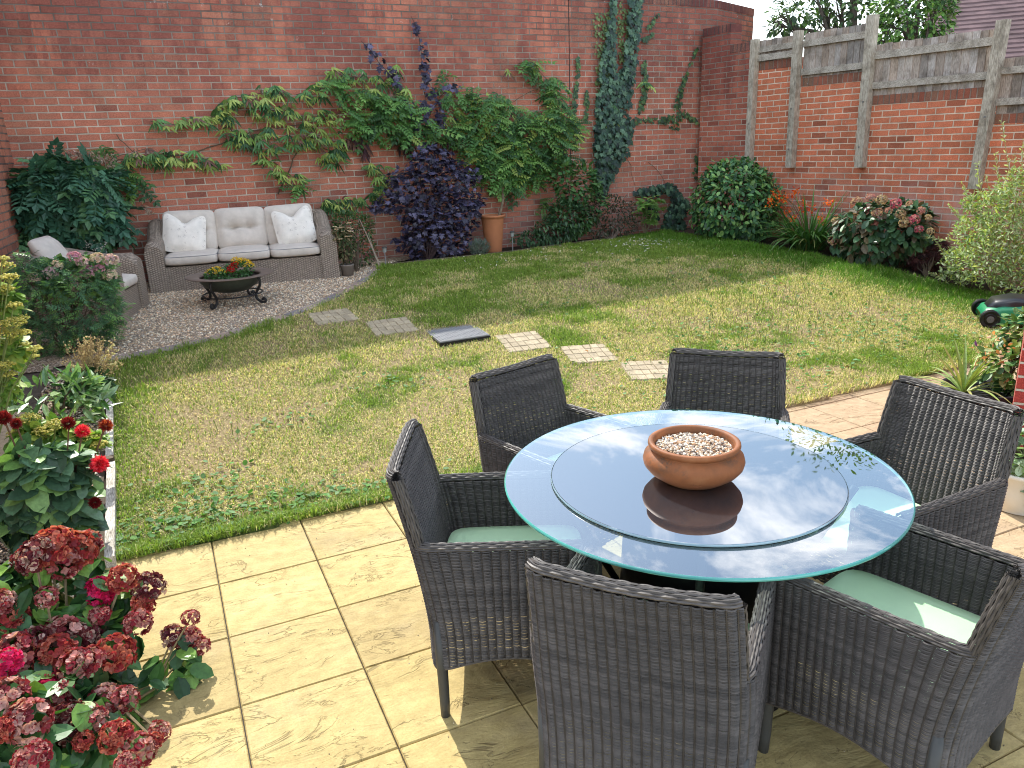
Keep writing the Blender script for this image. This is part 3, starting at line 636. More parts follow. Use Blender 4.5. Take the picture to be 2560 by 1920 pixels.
def rim(g, path, a, b, R, r, base, nst=7, full=False):
    path = np.asarray(path, float); a = np.asarray(a, float); b = np.asarray(b, float)
    d = np.concatenate([[0], np.cumsum(np.linalg.norm(np.diff(path, axis=0), axis=1))]); m = max(int(d[-1]/.0042), 8); s = np.linspace(0, d[-1], m)
    ip = lambda A: np.stack([np.interp(s, d, A[:, i]) for i in range(3)], 1)
    P, A, B = ip(path), unit(ip(a)), unit(ip(b))
    for k in range(nst):
        th = PI*(k+.5)/nst; dirn = A*math.cos(th)+B*math.sin(th); rr = R+.0014*np.cos(PI*s/STP+PI*k+.3)
        Q = P+dirn*rr[:, None]; T = unit(np.gradient(Q, axis=0)); X = unit(np.cross(T, dirn))
        ring = np.stack([Q+dirn*r, Q+X*r*1.25, Q-dirn*r, Q-X*r*1.25], 1); i = np.arange(m-1)[:, None]*4
        F = np.concatenate([np.concatenate([i+j, i+4+j, i+4+(j+1) % 4, i+(j+1) % 4], 1) for j in range(4)])
        g.add(ring.reshape(-1, 3), F, np.array(base)*rng.uniform(.85, 1.3))
CW = .292; CD = .27; CRN = .07; ARM = .645; TOP = .885; TH = .036
def chair_path():
    pts = [(-CW, CD)]; 
    for k in range(1, 30): pts.append((-CW, CD-(2*CD-CRN)*k/29))
    for k in range(1, 9): a = PI+PI/2*k/8; pts.append((-CW+CRN+CRN*math.cos(a), -CD+CRN+CRN*math.sin(a)))
    m = 20
    for k in range(1, m): pts.append((-CW+CRN+(2*CW-2*CRN)*k/m, -CD))
    R = [(-x, y) for x, y in pts[::-1]]
    # pts currently ends just before right corner start; mirror the left half cleanly
    left = pts[:38]; mid = pts[38:]
    return np.array(left+mid+[(-x, y) for x, y in left[::-1]])
CP = chair_path(); _d = np.concatenate([[0], np.cumsum(np.linalg.norm(np.diff(CP, axis=0), axis=1))]); CL = _d[-1]
_T = np.gradient(CP, _d, axis=0); _T /= np.linalg.norm(_T, axis=1)[:, None]; _N = np.stack([_T[:, 1], -_T[:, 0]], 1)
if (_N[0]@np.array([-1, 0])) < 0: _N = -_N
U1 = float(np.interp(0, [0], [0])); U1 = 2*CD-CRN+.055; U2 = CL-U1
def cshell(U, Z, inn=0., sgn=1):
    x = np.interp(U, _d, CP[:, 0]); y = np.interp(U, _d, CP[:, 1]); nx = np.interp(U, _d, _N[:, 0]); ny = np.interp(U, _d, _N[:, 1])
    l = np.sqrt(nx*nx+ny*ny); nx /= l; ny /= l
    x = x-nx*inn; y = y-ny*inn
    wb = sm(-.02, -.25, y); hz = np.clip((Z-.30)/(TOP-.30), 0, 1)
    y2 = y-wb*(.105*hz**1.5)-wb*.012*np.cos(x/CW*PI/2)+.0*Z
    x2 = x*(1-.055*wb*np.clip((Z-.55)/(TOP-.55), 0, 1)**1.2)*(1-.03*np.clip((.5-Z)/.5, 0, 1))
    P = np.stack([x2, y2, Z+0*U], -1); Nn = np.stack([nx, ny, wb*.2*hz*(-1)*0+0*nx], -1)*sgn
    return P, Nn
def top_of(U): return np.where((U > U1) & (U < U2), TOP+.004*np.cos((U-CL/2)/(U2-U1)*2*PI)*-1, ARM+.0*U)
def chair_mesh():
    base = (.078, .068, .061); parts = {}
    us = np.arange(0, CL, STP/6); zo = np.arange(.155, TOP+.02, RP); zi = np.arange(.40, TOP+.02, RP)
    def bot(U):
        side = .185+.055*np.sin(np.clip(U/(2*CD), 0, 1)*PI); side2 = .185+.055*np.sin(np.clip((CL-U)/(2*CD), 0, 1)*PI); bk = .185+.05*np.sin(np.clip((U-2*CD)/(CL-4*CD), 0, 1)*PI)
        return np.where(U < 2*CD, side, np.where(U > CL-2*CD, side2, bk))
    for nm, lo, hi in (('side_panel', 0, U1), ('back_panel', U1, U2), ('side_panel_r', U2, CL)):
        g = Geo(); e = STP/8
        mk = lambda U, Z: (U >= lo-e) & (U <= hi+e) & (Z <= top_of(np.clip(U, lo+.001, hi-.001))-.004) & (Z >= bot(U))
        strands(g, lambda U, Z: cshell(U, Z), us, zo, mk, .0048, .0030, base)
        mk2 = lambda U, Z: (U >= lo-e) & (U <= hi+e) & (Z <= top_of(np.clip(U, lo+.001, hi-.001))-.004)
        strands(g, lambda U, Z: cshell(U, Z, TH, -1), us, zi, mk2, .0048, .0030, base, .8)
        # upright stakes inside the weave
        for u in np.arange(lo+STP/2, hi, STP):
            u = (round(u/STP-.5)+.5)*STP
            if not lo < u < hi: continue
            for inn, z0 in ((0, float(bot(np.array([u]))[0])), (TH, .4)):
                zz = np.linspace(z0, float(top_of(np.array([u]))[0])-.004, 7); P, _ = cshell(np.full(7, u), zz, inn); g.tube(P, .0022, 4, np.array(base)*.8, cap=False)
        # rims
        def rp(U, Z, kind):
            P, Nn = cshell(U, Z, TH/2); 
            return P, Nn
        if nm == 'back_panel':
            u = np.linspace(lo, hi, 40); P, Nn = cshell(u, top_of(np.clip(u, lo+.001, hi-.001)), TH/2); rim(g, P, Nn, np.tile([0, 0, 1.], (40, 1)), TH/2, .003, base, 8)
            for uu, sg in ((lo, -1), (hi, 1)):
                z = np.linspace(ARM-.02, TOP, 14); P, Nn = cshell(np.full(14, uu), z, TH/2); tt = np.array([np.interp(uu, _d, _T[:, 0]), np.interp(uu, _d, _T[:, 1]), 0])*sg
                rim(g, P, Nn, np.tile(tt, (14, 1)), TH/2, .003, base, 7)
        else:
            u = np.linspace(lo, hi, 40); P, Nn = cshell(u, np.full(40, ARM), TH/2); rim(g, P, Nn, np.tile([0, 0, 1.], (40, 1)), TH/2, .003, base, 8)
            uu = lo if nm == 'side_panel' else hi
            z = np.linspace(.2, ARM, 24); P, Nn = cshell(np.full(24, uu), z, TH/2); rim(g, P, Nn, np.tile([0, 1., 0], (24, 1)), TH/2, .003, base, 7)
        # bottom hem
        u = np.linspace(lo, hi, 50); P, Nn = cshell(u, bot(u)-.002, .0); g.tube(P, .0045, 5, base, cap=False)
        parts[nm] = g
    g = Geo(); xs = np.arange(-CW+.02, CW-.02, STP/6)
    def fp(U, Z): return np.stack([U, 0*U+CD-.012, Z], -1), np.stack([0*U, 0*U+1, 0*U], -1)
    strands(g, fp, xs, np.arange(.19, .40, RP), lambda U, Z: Z > .2+.04*np.cos(U/CW*PI/2), .0048, .0030, base)
    g.box([0, 0, .392], (CW-.03, CD-.015, .008), col=(.03, .03, .03))
    parts['seat_base'] = g
    return parts
def cushion_geo(w, d, h, px=.32, pz=.9, seg=14, tuft=None, crown=.0, col=(1, 1, 1), sag=None):
    """soft box, centre origin"""
    g = Geo(); n = seg; L = np.linspace(-1, 1, n+1)
    V = {}; vs = []; F = []
    def vid(x, y, z):
        k = (round(x, 5), round(y, 5), round(z, 5))
        if k not in V: V[k] = len(vs); vs.append(k)
        return V[k]
    for i in range(n):
        for j in range(n):
            a, b, c, e = L[i], L[i+1], L[j], L[j+1]
            F.append((vid(a, c, 1), vid(b, c, 1), vid(b, e, 1), vid(a, e, 1))); F.append((vid(a, c, -1), vid(a, e, -1), vid(b, e, -1), vid(b, c, -1)))
    m = 4; Z = np.linspace(-1, 1, m+1)
    for i in range(n):
        for k in range(m):
            a, b, z0, z1 = L[i], L[i+1], Z[k], Z[k+1]
            F += [(vid(a, -1, z0), vid(b, -1, z0), vid(b, -1, z1), vid(a, -1, z1)), (vid(b, 1, z0), vid(a, 1, z0), vid(a, 1, z1), vid(b, 1, z1)), (vid(-1, b, z0), vid(-1, a, z0), vid(-1, a, z1), vid(-1, b, z1)), (vid(1, a, z0), vid(1, b, z0), vid(1, b, z1), vid(1, a, z1))]
    v = np.array(vs, float); x, y, z = v.T
    r = np.maximum(abs(x), abs(y)); edge = 1-sm(.72, 1., r)*px
    # round plan corners
    q = (abs(x)**8+abs(y)**8)**(1/8); kx = r/np.maximum(q, 1e-6)
    X = x*kx*w/2; Y = y*kx*d/2; puff = (1-abs(x)**3.5)*(1-abs(y)**3.5)
    bul = 1-.25*(abs(z) > .99)*0
    Zz = np.sign(z)*abs(z)*h/2*(edge*(1-crown)+crown*puff+.0)
    side = (abs(z) < .99); X = X*(1+.025*np.cos(z*PI/2)); Y = Y*(1+.025*np.cos(z*PI/2))
    if tuft:
        for tx, ty, dp in tuft:
            dd = np.hypot((x-tx)*w/2, (y-ty)*d/2); Zz = Zz-np.where(z > 0, dp*np.exp(-(dd/.045)**1.1)*np.clip(z, 0, 1), 0)
            Zz = Zz-np.where(z > .99, dp*.35*np.exp(-(((y-ty)*d/2)/.018)**2)*np.exp(-(((x-tx)*w/2)/.16)**2), 0)
    out = np.stack([X, Y, Zz], 1)
    if sag is not None: out = sag(out)
    return g.add(out, F, col)
MINT = attrmat('mint_cushion', .6, 6, .07, .15, 300, .35)
def chairs():
    P = chair_mesh(); O = (0, 0, 0)
    t = empty('wicker_armchair', O, 'x', 'chair', 'charcoal wicker chairs round the glass table')
    for nm in ('side_panel', 'back_panel', 'side_panel_r', 'seat_base'):
        P[nm].build(nm.replace('_r', ''), WICK, t, world=False)
    for sx in (-1, 1):
        for sy in (-1, 1):
            g = Geo(); x = sx*(CW-.025); y = sy*(CD-.03); g.tube([[x, y, .38], [x, y, .19], [x+sx*.002, y, .06], [x+sx*.006, y-.0*sy, 0]], [.019, .019, .0175, .016], 12, (.05, .05, .048)); g.build('leg', attrmat('leg_paint', .45, 20, .1, .1, 60, .4), t, smooth=True, world=False)
    g = cushion_geo(.50, .505, .045, px=.12, col=(.64, .88, .55)); c = g.build('seat_cushion', MINT, t, smooth=True, world=False); c.location = (0, .012, .426)
    g = Geo(); a = np.linspace(0, 2*PI, 60); X = np.sign(np.cos(a))*abs(np.cos(a))**.28*.243; Y = np.sign(np.sin(a))*abs(np.sin(a))**.28*.245
    g.tube(np.stack([X, Y, 0*a+.012], 1), .003, 6, (.25, .48, .32), cap=False); p = g.build('piping', MINT); p.parent = c
    spots = [((.875, 2.30), -22.5, 'wicker chair at the left of the table, its mint cushion half in the sun'), ((1.373, 2.83), -70.6, 'wicker chair at the rear left of the table in front of the lawn'),
             ((2.01, 2.61), -129.8, 'charcoal wicker chair straight behind the terracotta bowl with its back to the lawn'), ((2.267, 1.946), 184, 'charcoal wicker chair at the right of the table beside the cream plant pot'),
             ((1.765, 1.42), 108, 'charcoal wicker chair in the bottom right corner with mint cushion seen from the side'), ((1.06, 1.61), 44.8, 'nearest charcoal wicker chair, seen from behind at the bottom centre')]
    src = t
    for i, ((x, y), a, l) in enumerate(spots):
        o = src if i == 0 else copy_tree(src)
        o.location = (x, y, 0); o.rotation_euler = (0, 0, R_(a-90)); o['label'] = l
chairs()

# ================================================================== TABLE
def glassmat(name, tint, ior=1.5, rough=0., dark=None):
    m = bpy.data.materials.new(name); m.use_nodes = True; t = m.node_tree; t.nodes.clear(); n = N(t)
    o = t.nodes.new('ShaderNodeOutputMaterial'); ge = n('ShaderNodeNewGeometry')
    cs = n.math('ABSOLUTE', n('ShaderNodeVectorMath', {0: ge.outputs['Normal'], 1: ge.outputs['Incoming']}, operation='DOT_PRODUCT').outputs['Value'])
    f = n.math('ADD', ior, n.math('MULTIPLY', 1-ior, n.math('POWER', n.math('SUBTRACT', 1., n.math('MINIMUM', cs, 1.)), 4.)))
    tr = n('ShaderNodeBsdfTransparent', {'Color': (*tint, 1)}); gl = n('ShaderNodeBsdfGlossy', {'Color': (1, 1, 1, 1), 'Roughness': rough})
    ms = n('ShaderNodeMixShader', {0: f}); t.links.new(tr.outputs[0], ms.inputs[1]); t.links.new(gl.outputs[0], ms.inputs[2]); t.links.new(ms.outputs[0], o.inputs[0]); return m
def table():
    cx, cy = 1.50, 2.06; zt = .75
    root = empty('glass_table', (cx, cy, 0), 'round clear glass garden table with green glass edge on a black base', 'table')
    R = .68
    g = Geo(); g.lathe([(R-.003, zt), (0.0005, zt)], (cx, cy, 0), 160, (1, 1, 1)); g.build('glass_top', glassmat('table_glass', (.80, .92, .90), .26), root)
    g = Geo(); g.lathe([(R-.0035, zt+.0005), (R+.001, zt-.0035), (R+.001, zt-.009), (R-.003, zt-.012)], (cx, cy, 0), 160, (.10, .42, .36)); g.build('glass_edge', attrmat('glass_edge', .12, 5, .1, 0, 10, .8), root, smooth=True)
    g = Geo(); g.lathe([(.20, zt-.03), (.20, zt-.014)], (cx, cy, 0), 40, (.01, .01, .01)); g.lathe([(0.001, zt-.03), (.20, zt-.03)], (cx, cy, 0), 40, (.012, .012, .012)); g.lathe([(.0005, zt-.012), (.20, zt-.0135)], (cx, cy, 0), 40, (.012, .012, .012)); g.build('top_plate', DARKM, root)
    g = Geo(); g.lathe([(.23, .60), (.26, .5), (.27, .3), (.29, .12), (.31, .02)], (cx, cy, 0), 48, (.012, .012, .013)); g.lathe([(.2, zt-.03), (.23, .60)], (cx, cy, 0), 48, (.012, .012, .013)); g.build('pedestal', DARKM, root, smooth=True)
    g = Geo(); g.lathe([(.001, .035), (.36, .03), (.38, .022), (.38, .0)], (cx, cy, 0), 48, (.012, .012, .013)); g.build('base_plate', DARKM, root)
    for k in range(4):
        a = PI/4+k*PI/2+.2; g = Geo(); d = np.array([math.cos(a), math.sin(a)]); g.tube([[cx+d[0]*.27, cy+d[1]*.27, .28], [cx+d[0]*.40, cy+d[1]*.40, .5], [cx+d[0]*.52, cy+d[1]*.52, zt-.02]], .014, 8, (.02, .02, .02)); g.build('support_arm', DARKM, root, smooth=True)
    c2 = (1.475, 2.05, 0); z1 = zt+.0045; r = .497
    t2 = empty('turntable', (c2[0], c2[1], zt), 'round dark glass turntable lying on the glass table top under the bowl', 'turntable')
    dk, t, b, o = newmat('dark_glass'); n = N(t); ob = n('ShaderNodeTexCoord').outputs['Object']
    b.inputs['Base Color'].default_value = (.022, .025, .030, 1); b.inputs['Roughness'].default_value = .02; b.inputs['IOR'].default_value = 3.4; b.inputs['Specular IOR Level'].default_value = .5
    g = Geo(); g.lathe([(0.0005, z1+.006), (r-.003, z1+.006)], c2, 128); g.lathe([(r-.003, z1+.006), (r, z1+.003), (r, z1), (r-.003, z1-.003), (0.001, z1-.003)], c2, 128); g.build('disc', dk, t2)
    g = Geo(); g.lathe([(r-.001, z1+.0062), (r+.0012, z1+.003), (r+.0012, z1), (r-.002, z1-.0032)], c2, 128, (.26, .38, .44)); g.build('disc_edge', attrmat('disc_edge', .15, 5, .1, 0, 10, .8), t2, smooth=True)
    g = Geo(); g.lathe([(.09, zt+.001), (.09, z1-.004)], c2, 32, (.05, .05, .05)); g.build('bearing', DARKM, t2)
    # terracotta bowl
    bx, by = 1.45, 2.02; bz = z1+.007
    prof = [(.0, .0), (.098, .0), (.106, .004), (.125, .016), (.150, .034), (.166, .054), (.1705, .072), (.166, .090), (.152, .104), (.1435, .110), (.1415, .113), (.1455, .117), (.152, .121), (.1545, .128), (.153, .136), (.147, .1395), (.139, .138), (.134, .132), (.132, .118), (.130, .100), (.0, .095)]
    prof = [(max(a, .0005), z) for a, z in prof]
    m, t, b, o = newmat('terracotta'); n = N(t); ob = n('ShaderNodeTexCoord').outputs['Object']; 
    c = n.ramp(n.noise(ob, 7, 5, .6), [(.3, (.14, .055, .02)), (.55, (.27, .09, .028)), (.75, (.36, .15, .06))])
    z = n('ShaderNodeSeparateXYZ', {0: ob}).outputs[2]
    band = n.math('MULTIPLY', n('ShaderNodeMapRange', {'Value': z, 'From Min': bz+.055, 'From Max': bz+.095}).outputs[0], n('ShaderNodeMapRange', {'Value': z, 'From Min': bz+.135, 'From Max': bz+.118}).outputs[0])
    mold = n.math('MULTIPLY', n.ramp(n.noise(ob, 60, 5, .75), [(.46, (0, 0, 0)), (.56, (1, 1, 1))]), n.math('MULTIPLY', band, n.ramp(n.noise(ob, 9, 3), [(.42, (0, 0, 0)), (.6, (1, 1, 1))])))
    c = n.mix(n.math('MULTIPLY', mold, .85), c, (.06, .05, .035)); t.links.new(c, b.inputs['Base Color']); b.inputs['Roughness'].default_value = .62; b.inputs['Specular IOR Level'].default_value = .35
    t.links.new(n.bump(n.noise(ob, 90, 4, .6), .25, .002), b.inputs['Normal'])
    br = empty('terracotta_bowl', (bx, by, bz), 'round terracotta bowl filled with pale gravel on the glass table', 'bowl')
    g = Geo(); g.lathe(prof, (bx, by, bz), 72); g.build('bowl', m, br, smooth=True)
    # round maker's stamp pressed in the side
    a0 = math.atan2(-by, -bx)+.1; g = Geo(); th = np.linspace(0, 2*PI, 20); rr = .163; pts = [[bx+(rr)*math.cos(a0+.085*math.cos(q)), by+rr*math.sin(a0+.085*math.cos(q)), bz+.049+.008*math.sin(q)] for q in th]; g.tube(pts, .001, 5, (.20, .07, .03), cap=False); g.build('stamp', attrmat('stamp', .8), br)
    k = 1500; rr = .129*np.sqrt(rng.random(k)); th = rng.random(k)*2*PI; h = bz+.112+.010*(1-(rr/.13)**2)+rng.uniform(-.004, .004, k)
    g = Geo(); g.lathe([(.0005, bz+.112), (.131, bz+.106)], (bx, by, 0), 24, (.3, .22, .15)); pebbles(g, bx+rr*np.cos(th), by+rr*np.sin(th), h, rng.uniform(.0035, .0065, k), [(.62, .50, .36), (.72, .64, .52), (.55, .38, .24), (.48, .27, .14), (.40, .33, .27), (.78, .72, .62), (.22, .17, .14)], .7)
    tag(g.build('bowl_gravel', STONE, smooth=True), 'mixed cream and brown gravel filling the terracotta bowl', 'gravel', kind='stuff')
table()

# ================================================================== LEAF TEMPLATES
def T_leaf(w=.22, bend=.12, fold=.05, base=.3):
    v = [[0, 0, 0], [-w*.8, .3, fold*.5-bend*.09], [0, .3, -bend*.09-fold*.5], [w*.8, .3, fold*.5-bend*.09], [-w*.75, .65, fold*.5-bend*.42], [0, .65, -bend*.42-fold*.5], [w*.75, .65, fold*.5-bend*.42], [0, 1, -bend]]
    return np.array(v), [(0, 2, 1), (0, 3, 2), (1, 2, 5, 4), (2, 3, 6, 5), (4, 5, 7), (5, 6, 7)]
def T_oval(w=.3, bend=.12, fold=.04):
    v = [[0, 0, 0], [-w*.75, .2, 0], [0, .2, -fold], [w*.75, .2, 0], [-w, .5, -bend*.25], [0, .5, -bend*.25-fold], [w, .5, -bend*.25], [-w*.7, .8, -bend*.64], [0, .8, -bend*.64-fold*.6], [w*.7, .8, -bend*.64], [0, 1, -bend]]
    return np.array(v), [(0, 2, 1), (0, 3, 2), (1, 2, 5, 4), (2, 3, 6, 5), (4, 5, 8, 7), (5, 6, 9, 8), (7, 8, 10), (8, 9, 10)]
def T_poly(out, cz=.04):
    v = [[0, .35, cz]]+[[x, y, 0] for x, y in out]; n = len(out)
    return np.array(v, float), [(0, 1+(i+1) % n, 1+i) for i in range(n)]
def T_ivy(): 
    o = [(0, 0), (.18, -.12), (.42, .02), (.36, .25), (.62, .42), (.30, .55), (.22, .78), (0, 1.05)]; o = o+[(-x, y) for x, y in o[1:-1][::-1]]
    return T_poly([(x, y-.0) for x, y in o], .06)
def T_lobed():
    o = [(0, 0), (.22, -.06), (.50, .10), (.27, .28), (.60, .60), (.25, .56), (.2, .82), (.08, .8), (0, 1.1)]; o = o+[(-x, y) for x, y in o[1:-1][::-1]]
    return T_poly(o, .08)
def T_palm(k=7, w=.1, span=2.2):
    V = []; F = []
    for i in range(k):
        a = -span+2*span*i/(k-1); L = 1-.25*abs(a)/span*1.0; d = np.array([math.sin(a), math.cos(a), 0]); s = np.array([d[1], -d[0], 0]); b = len(V)
        V += [[0, 0, 0], list(d*L*.55-s*w+np.array([0, 0, .03])), list(d*L*.55+s*w+np.array([0, 0, .03])), list(d*L+np.array([0, 0, -.12])), list(d*L*.55+np.array([0, 0, -.01]))]
        F += [(b, b+4, b+1), (b, b+2, b+4), (b+1, b+4, b+3), (b+4, b+2, b+3)]
    return np.array(V), F
def T_pinnate(k=6, ll=.30, w=.11, droop=.35, term=True, ang=62):
    V = []; F = []
    def lf(p, d, L, up):
        s = np.cross(d, up); s = s/np.linalg.norm(s); b = len(V)
        V.extend([list(p), list(p+d*L*.5-s*w), list(p+d*L*.5+s*w), list(p+d*L-up*.05), list(p+d*L*.5-up*.025)]); F.extend([(b, b+4, b+1), (b, b+2, b+4), (b+1, b+4, b+3), (b+4, b+2, b+3)])
    for i in range(k):
        t = .15+.8*i/(k-1 if k > 1 else 1); p = np.array([0, t, -droop*t*t]); L = ll*(1-.35*abs(t-.5)*2*.6)
        for sg in (-1, 1): d = np.array([sg*math.sin(R_(ang)), math.cos(R_(ang)), -.18]); lf(p, d/np.linalg.norm(d), L, np.array([0, 0, 1.]))
    if term: lf(np.array([0, .95, -droop*.9]), np.array([0, .95, -.3]), ll, np.array([0, 0, 1.]))
    b = len(V); r = .007
    V.extend([[-r, 0, 0], [r, 0, 0], [-r, .5, -droop*.25], [r, .5, -droop*.25], [-r, 1, -droop], [r, 1, -droop]]); F.extend([(b, b+1, b+3, b+2), (b+2, b+3, b+5, b+4)])
    return np.array(V), F
def T_spray(k=4, L=.95, w=.12, drop=1.0):
    """a node with k long drooping leaves; y = along the stem, -z = down"""
    V = []; F = []
    for i in range(k):
        a = -1.0+2.0*i/(k-1); d = np.array([math.sin(a)*.75, .35*math.cos(a), -drop*(.55+.25*math.cos(a))]); d /= np.linalg.norm(d); l = L*(.8+.2*math.cos(i*2.1)); s = np.cross(d, [0, 1, 0]); s /= np.linalg.norm(s); nn = np.cross(s, d); b = len(V)
        p0 = np.zeros(3); p1 = d*l*.35+np.array([0, 0, .05]); p2 = d*l*.7+np.array([0, 0, .03]); p3 = d*l
        V += [list(p0), list(p1-s*w), list(p1+s*w), list(p2-s*w*.8), list(p2+s*w*.8), list(p3), list(p1-nn*.03), list(p2-nn*.03)]
        F += [(b, b+6, b+1), (b, b+2, b+6), (b+1, b+6, b+7, b+3), (b+6, b+2, b+4, b+7), (b+3, b+7, b+5), (b+7, b+4, b+5)]
    return np.array(V), F
def T_strap(seg=6, w=.03, bend=.9):
    V = []; 
    for i in range(seg+1):
        t = i/seg; a = bend*t; y = math.sin(a)/bend if bend else t; z = (1-math.cos(a))/bend if bend else 0; ww = w*(1-t**2.5)*(.6+.8*t if t < .5 else 1)
        V += [[-ww, y, -z], [0, y, -z-.35*ww], [ww, y, -z]]
    F = []
    for i in range(seg): b = i*3; F += [(b, b+1, b+4, b+3), (b+1, b+2, b+5, b+4)]
    return np.array(V), F
def colmix(cols, n, v=.25, p=None):
    c = np.array(cols)[rng.choice(len(cols), n, p=p)]; return c*rng.uniform(1-v, 1+v, (n, 1))
# ---- bush = leaves on a union of ellipsoids
def on_blobs(blobs, n, inner=.62, upbias=.15):
    B = np.array([[*b[0], *(b[1] if hasattr(b[1], '__len__') else (b[1],)*3)] for b in blobs]); wt = B[:, 3]*B[:, 5]; idx = rng.choice(len(B), n, p=wt/wt.sum())
    d = rv(n); d[:, 2] += upbias; d = unit(d); rr = inner+(1-inner)*rng.random(n)**.5+rng.normal(0, .05, n)
    p = B[idx, :3]+d*B[idx, 3:]*rr[:, None]; nn = unit(d/B[idx, 3:]); keep = np.ones(n, bool)
    for k in range(len(B)):
        q = (p-B[k, :3])/B[k, 3:]; keep &= ~((np.linalg.norm(q, axis=1) < .72) & (idx != k))
    keep &= p[:, 2] > grd(p[:, 1])+.01
    return p[keep], nn[keep]
def bush(g, blobs, n, T, size, cols, out=.8, down=.3, rnd=.5, inner=.62, tilt=.5, sv=.3, p=None):
    P, Nn = on_blobs(blobs, n, inner); m = len(P)
    d = unit(Nn*out+rv(m)*rnd+np.array([0, 0, -down])); up = unit(Nn*tilt+np.array([0, 0, .8])+rv(m)*.35)
    M_ = frames(d, up, size*rng.uniform(1-sv, 1+sv, m)); g.inst(T[0], T[1], P-d*size*.5, M_, colmix(cols, m, .22, p)); return P, Nn
def stems(g, root, tips, r=.006, col=(.12, .09, .05), sag=.0, n=6, kink=.04):
    root = np.asarray(root, float)
    for t in tips:
        t = np.asarray(t, float); k = np.linspace(0, 1, n)[:, None]; pts = root+(t-root)*k; L = np.linalg.norm(t-root)
        pts[1:-1] += rng.normal(0, kink*L, (n-2, 3)); pts[:, 2] += (.12*L*np.sin(k[:, 0]*PI)); g.tube(pts, np.linspace(r, r*.35, n), 5, col, cap=False)
def blobpx(items, P0, nrm, dep):
    """items (x,y,rx,ry in photo-view px) -> ellipsoids on the plane through P0 (horizontal normal nrm)"""
    out = []
    for it in items:
        x, y, rx, ry = it[:4]; f = it[4] if len(it) > 4 else 0.
        q = np.array(P0)-np.array(nrm)*f
        c = pl(x, y, q, nrm); a = pl(x+rx, y, q, nrm); b = pl(x, y-ry, q, nrm); sx = np.linalg.norm(a-c); sz = np.linalg.norm(b-c); out.append((c, (sx, dep*min(sx, sz)**.5*1.0 if dep > 0 else sx*.7, sz)))
    return out
G1c = [(.030, .085, .045), (.045, .11, .055), (.025, .065, .04)]

# ================================================================== SOFA AND FURNITURE OF THE GRAVEL CORNER
def wickerfar(name, cA, cB):
    m, t, b, o = newmat(name); n = N(t); ob = n('ShaderNodeTexCoord').outputs['Object']; s = n('ShaderNodeSeparateXYZ', {0: ob})
    h = n.math('ADD', s.outputs[0], s.outputs[1]); k = n.math('SINE', n.math('MULTIPLY', h, 2*PI/.052)); z = n.math('SINE', n.math('ADD', n.math('MULTIPLY', s.outputs[2], 2*PI/.022), n.math('MULTIPLY', n.math('SIGN', k), PI/2)))
    f = n.math('ADD', n.math('MULTIPLY', z, .28), n.math('ADD', n.math('MULTIPLY', n.math('ABSOLUTE', k), .35), .3))
    c = n.mix(f, cA, cB); c = n.mix(1, c, n.ramp(n.noise(ob, 30, 4, .6), [(.3, (.75, .75, .75)), (.7, (1.2, 1.2, 1.2))]), 'MULTIPLY')
    t.links.new(c, b.inputs['Base Color']); b.inputs['Roughness'].default_value = .6; t.links.new(n.bump(f, .9, .006), b.inputs['Normal']); return m
WF = wickerfar('wicker_brown', (.10, .075, .055), (.42, .34, .27))
def fabric(name, motif=False):
    m, t, b, o = newmat(name); n = N(t); ob = n('ShaderNodeTexCoord').outputs['Object']; a = n('ShaderNodeAttribute', attribute_name='Col').outputs['Color']
    c = n.mix(1, a, n.ramp(n.noise(ob, 9, 4, .6), [(.3, (.88, .88, .88)), (.7, (1.08, 1.08, 1.08))]), 'MULTIPLY')
    if motif:
        v = n('ShaderNodeTexVoronoi', {'Vector': ob, 'Scale': 15., 'Randomness': .45}); nz = n.noise(ob, 95, 2, .5)
        f = n.math('MULTIPLY', n.ramp(v.outputs['Distance'], [(.24, (1, 1, 1)), (.30, (0, 0, 0))]), n.ramp(nz, [(.5, (0, 0, 0)), (.56, (1, 1, 1))])); c = n.mix(n.math('MULTIPLY', f, .55), c, (.42, .36, .32))
    t.links.new(c, b.inputs['Base Color']); b.inputs['Roughness'].default_value = .9; b.inputs['Specular IOR Level'].default_value = .15
    t.links.new(n.bump(n.math('ADD', n.noise(ob, 380, 2, .5), n.math('MULTIPLY', n.noise(ob, 14, 4, .6, .8), 1.6)), .35, .006), b.inputs['Normal']); return m
FAB = fabric('grey_fabric'); FABM = fabric('printed_fabric', True)
def arm_geo(g, x0, x1, D, z_front, z_back, flare=0.):
    """sofa arm in local coords: front at y=0, back at y=D, rounded top rising to the back"""
    n = 14; secs = []; prof_n = 9
    for i in range(n+1):
        t = i/n; y = D*t; zt = z_front+(z_back-z_front)*sm(.25, .95, t)-(.05*sm(.06, 0, t)); fl = flare
        xs = []; wv = (x1-x0)/2; cx = (x0+x1)/2; rr = min(wv, .10)
        sec = [[x0+fl*-0, y, 0], [x0, y, zt-rr]]
        for k in range(1, prof_n): a = PI-PI*k/prof_n; sec.append([cx+wv*math.cos(a), y, zt-rr+rr*math.sin(a)])
        sec += [[x1, y, zt-rr], [x1, y, 0]]; secs.append(sec)
    m = len(secs[0]); V = [p for s_ in secs for p in s_]; F = [(i*m+j, i*m+j+1, (i+1)*m+j+1, (i+1)*m+j) for i in range(n) for j in range(m-1)]
    F += [tuple(range(m)), tuple(range(n*m, (n+1)*m))[::-1]]; return g.add(V, F)
def place(o, loc): o.location = loc; return o
CG = (.64, .57, .50)
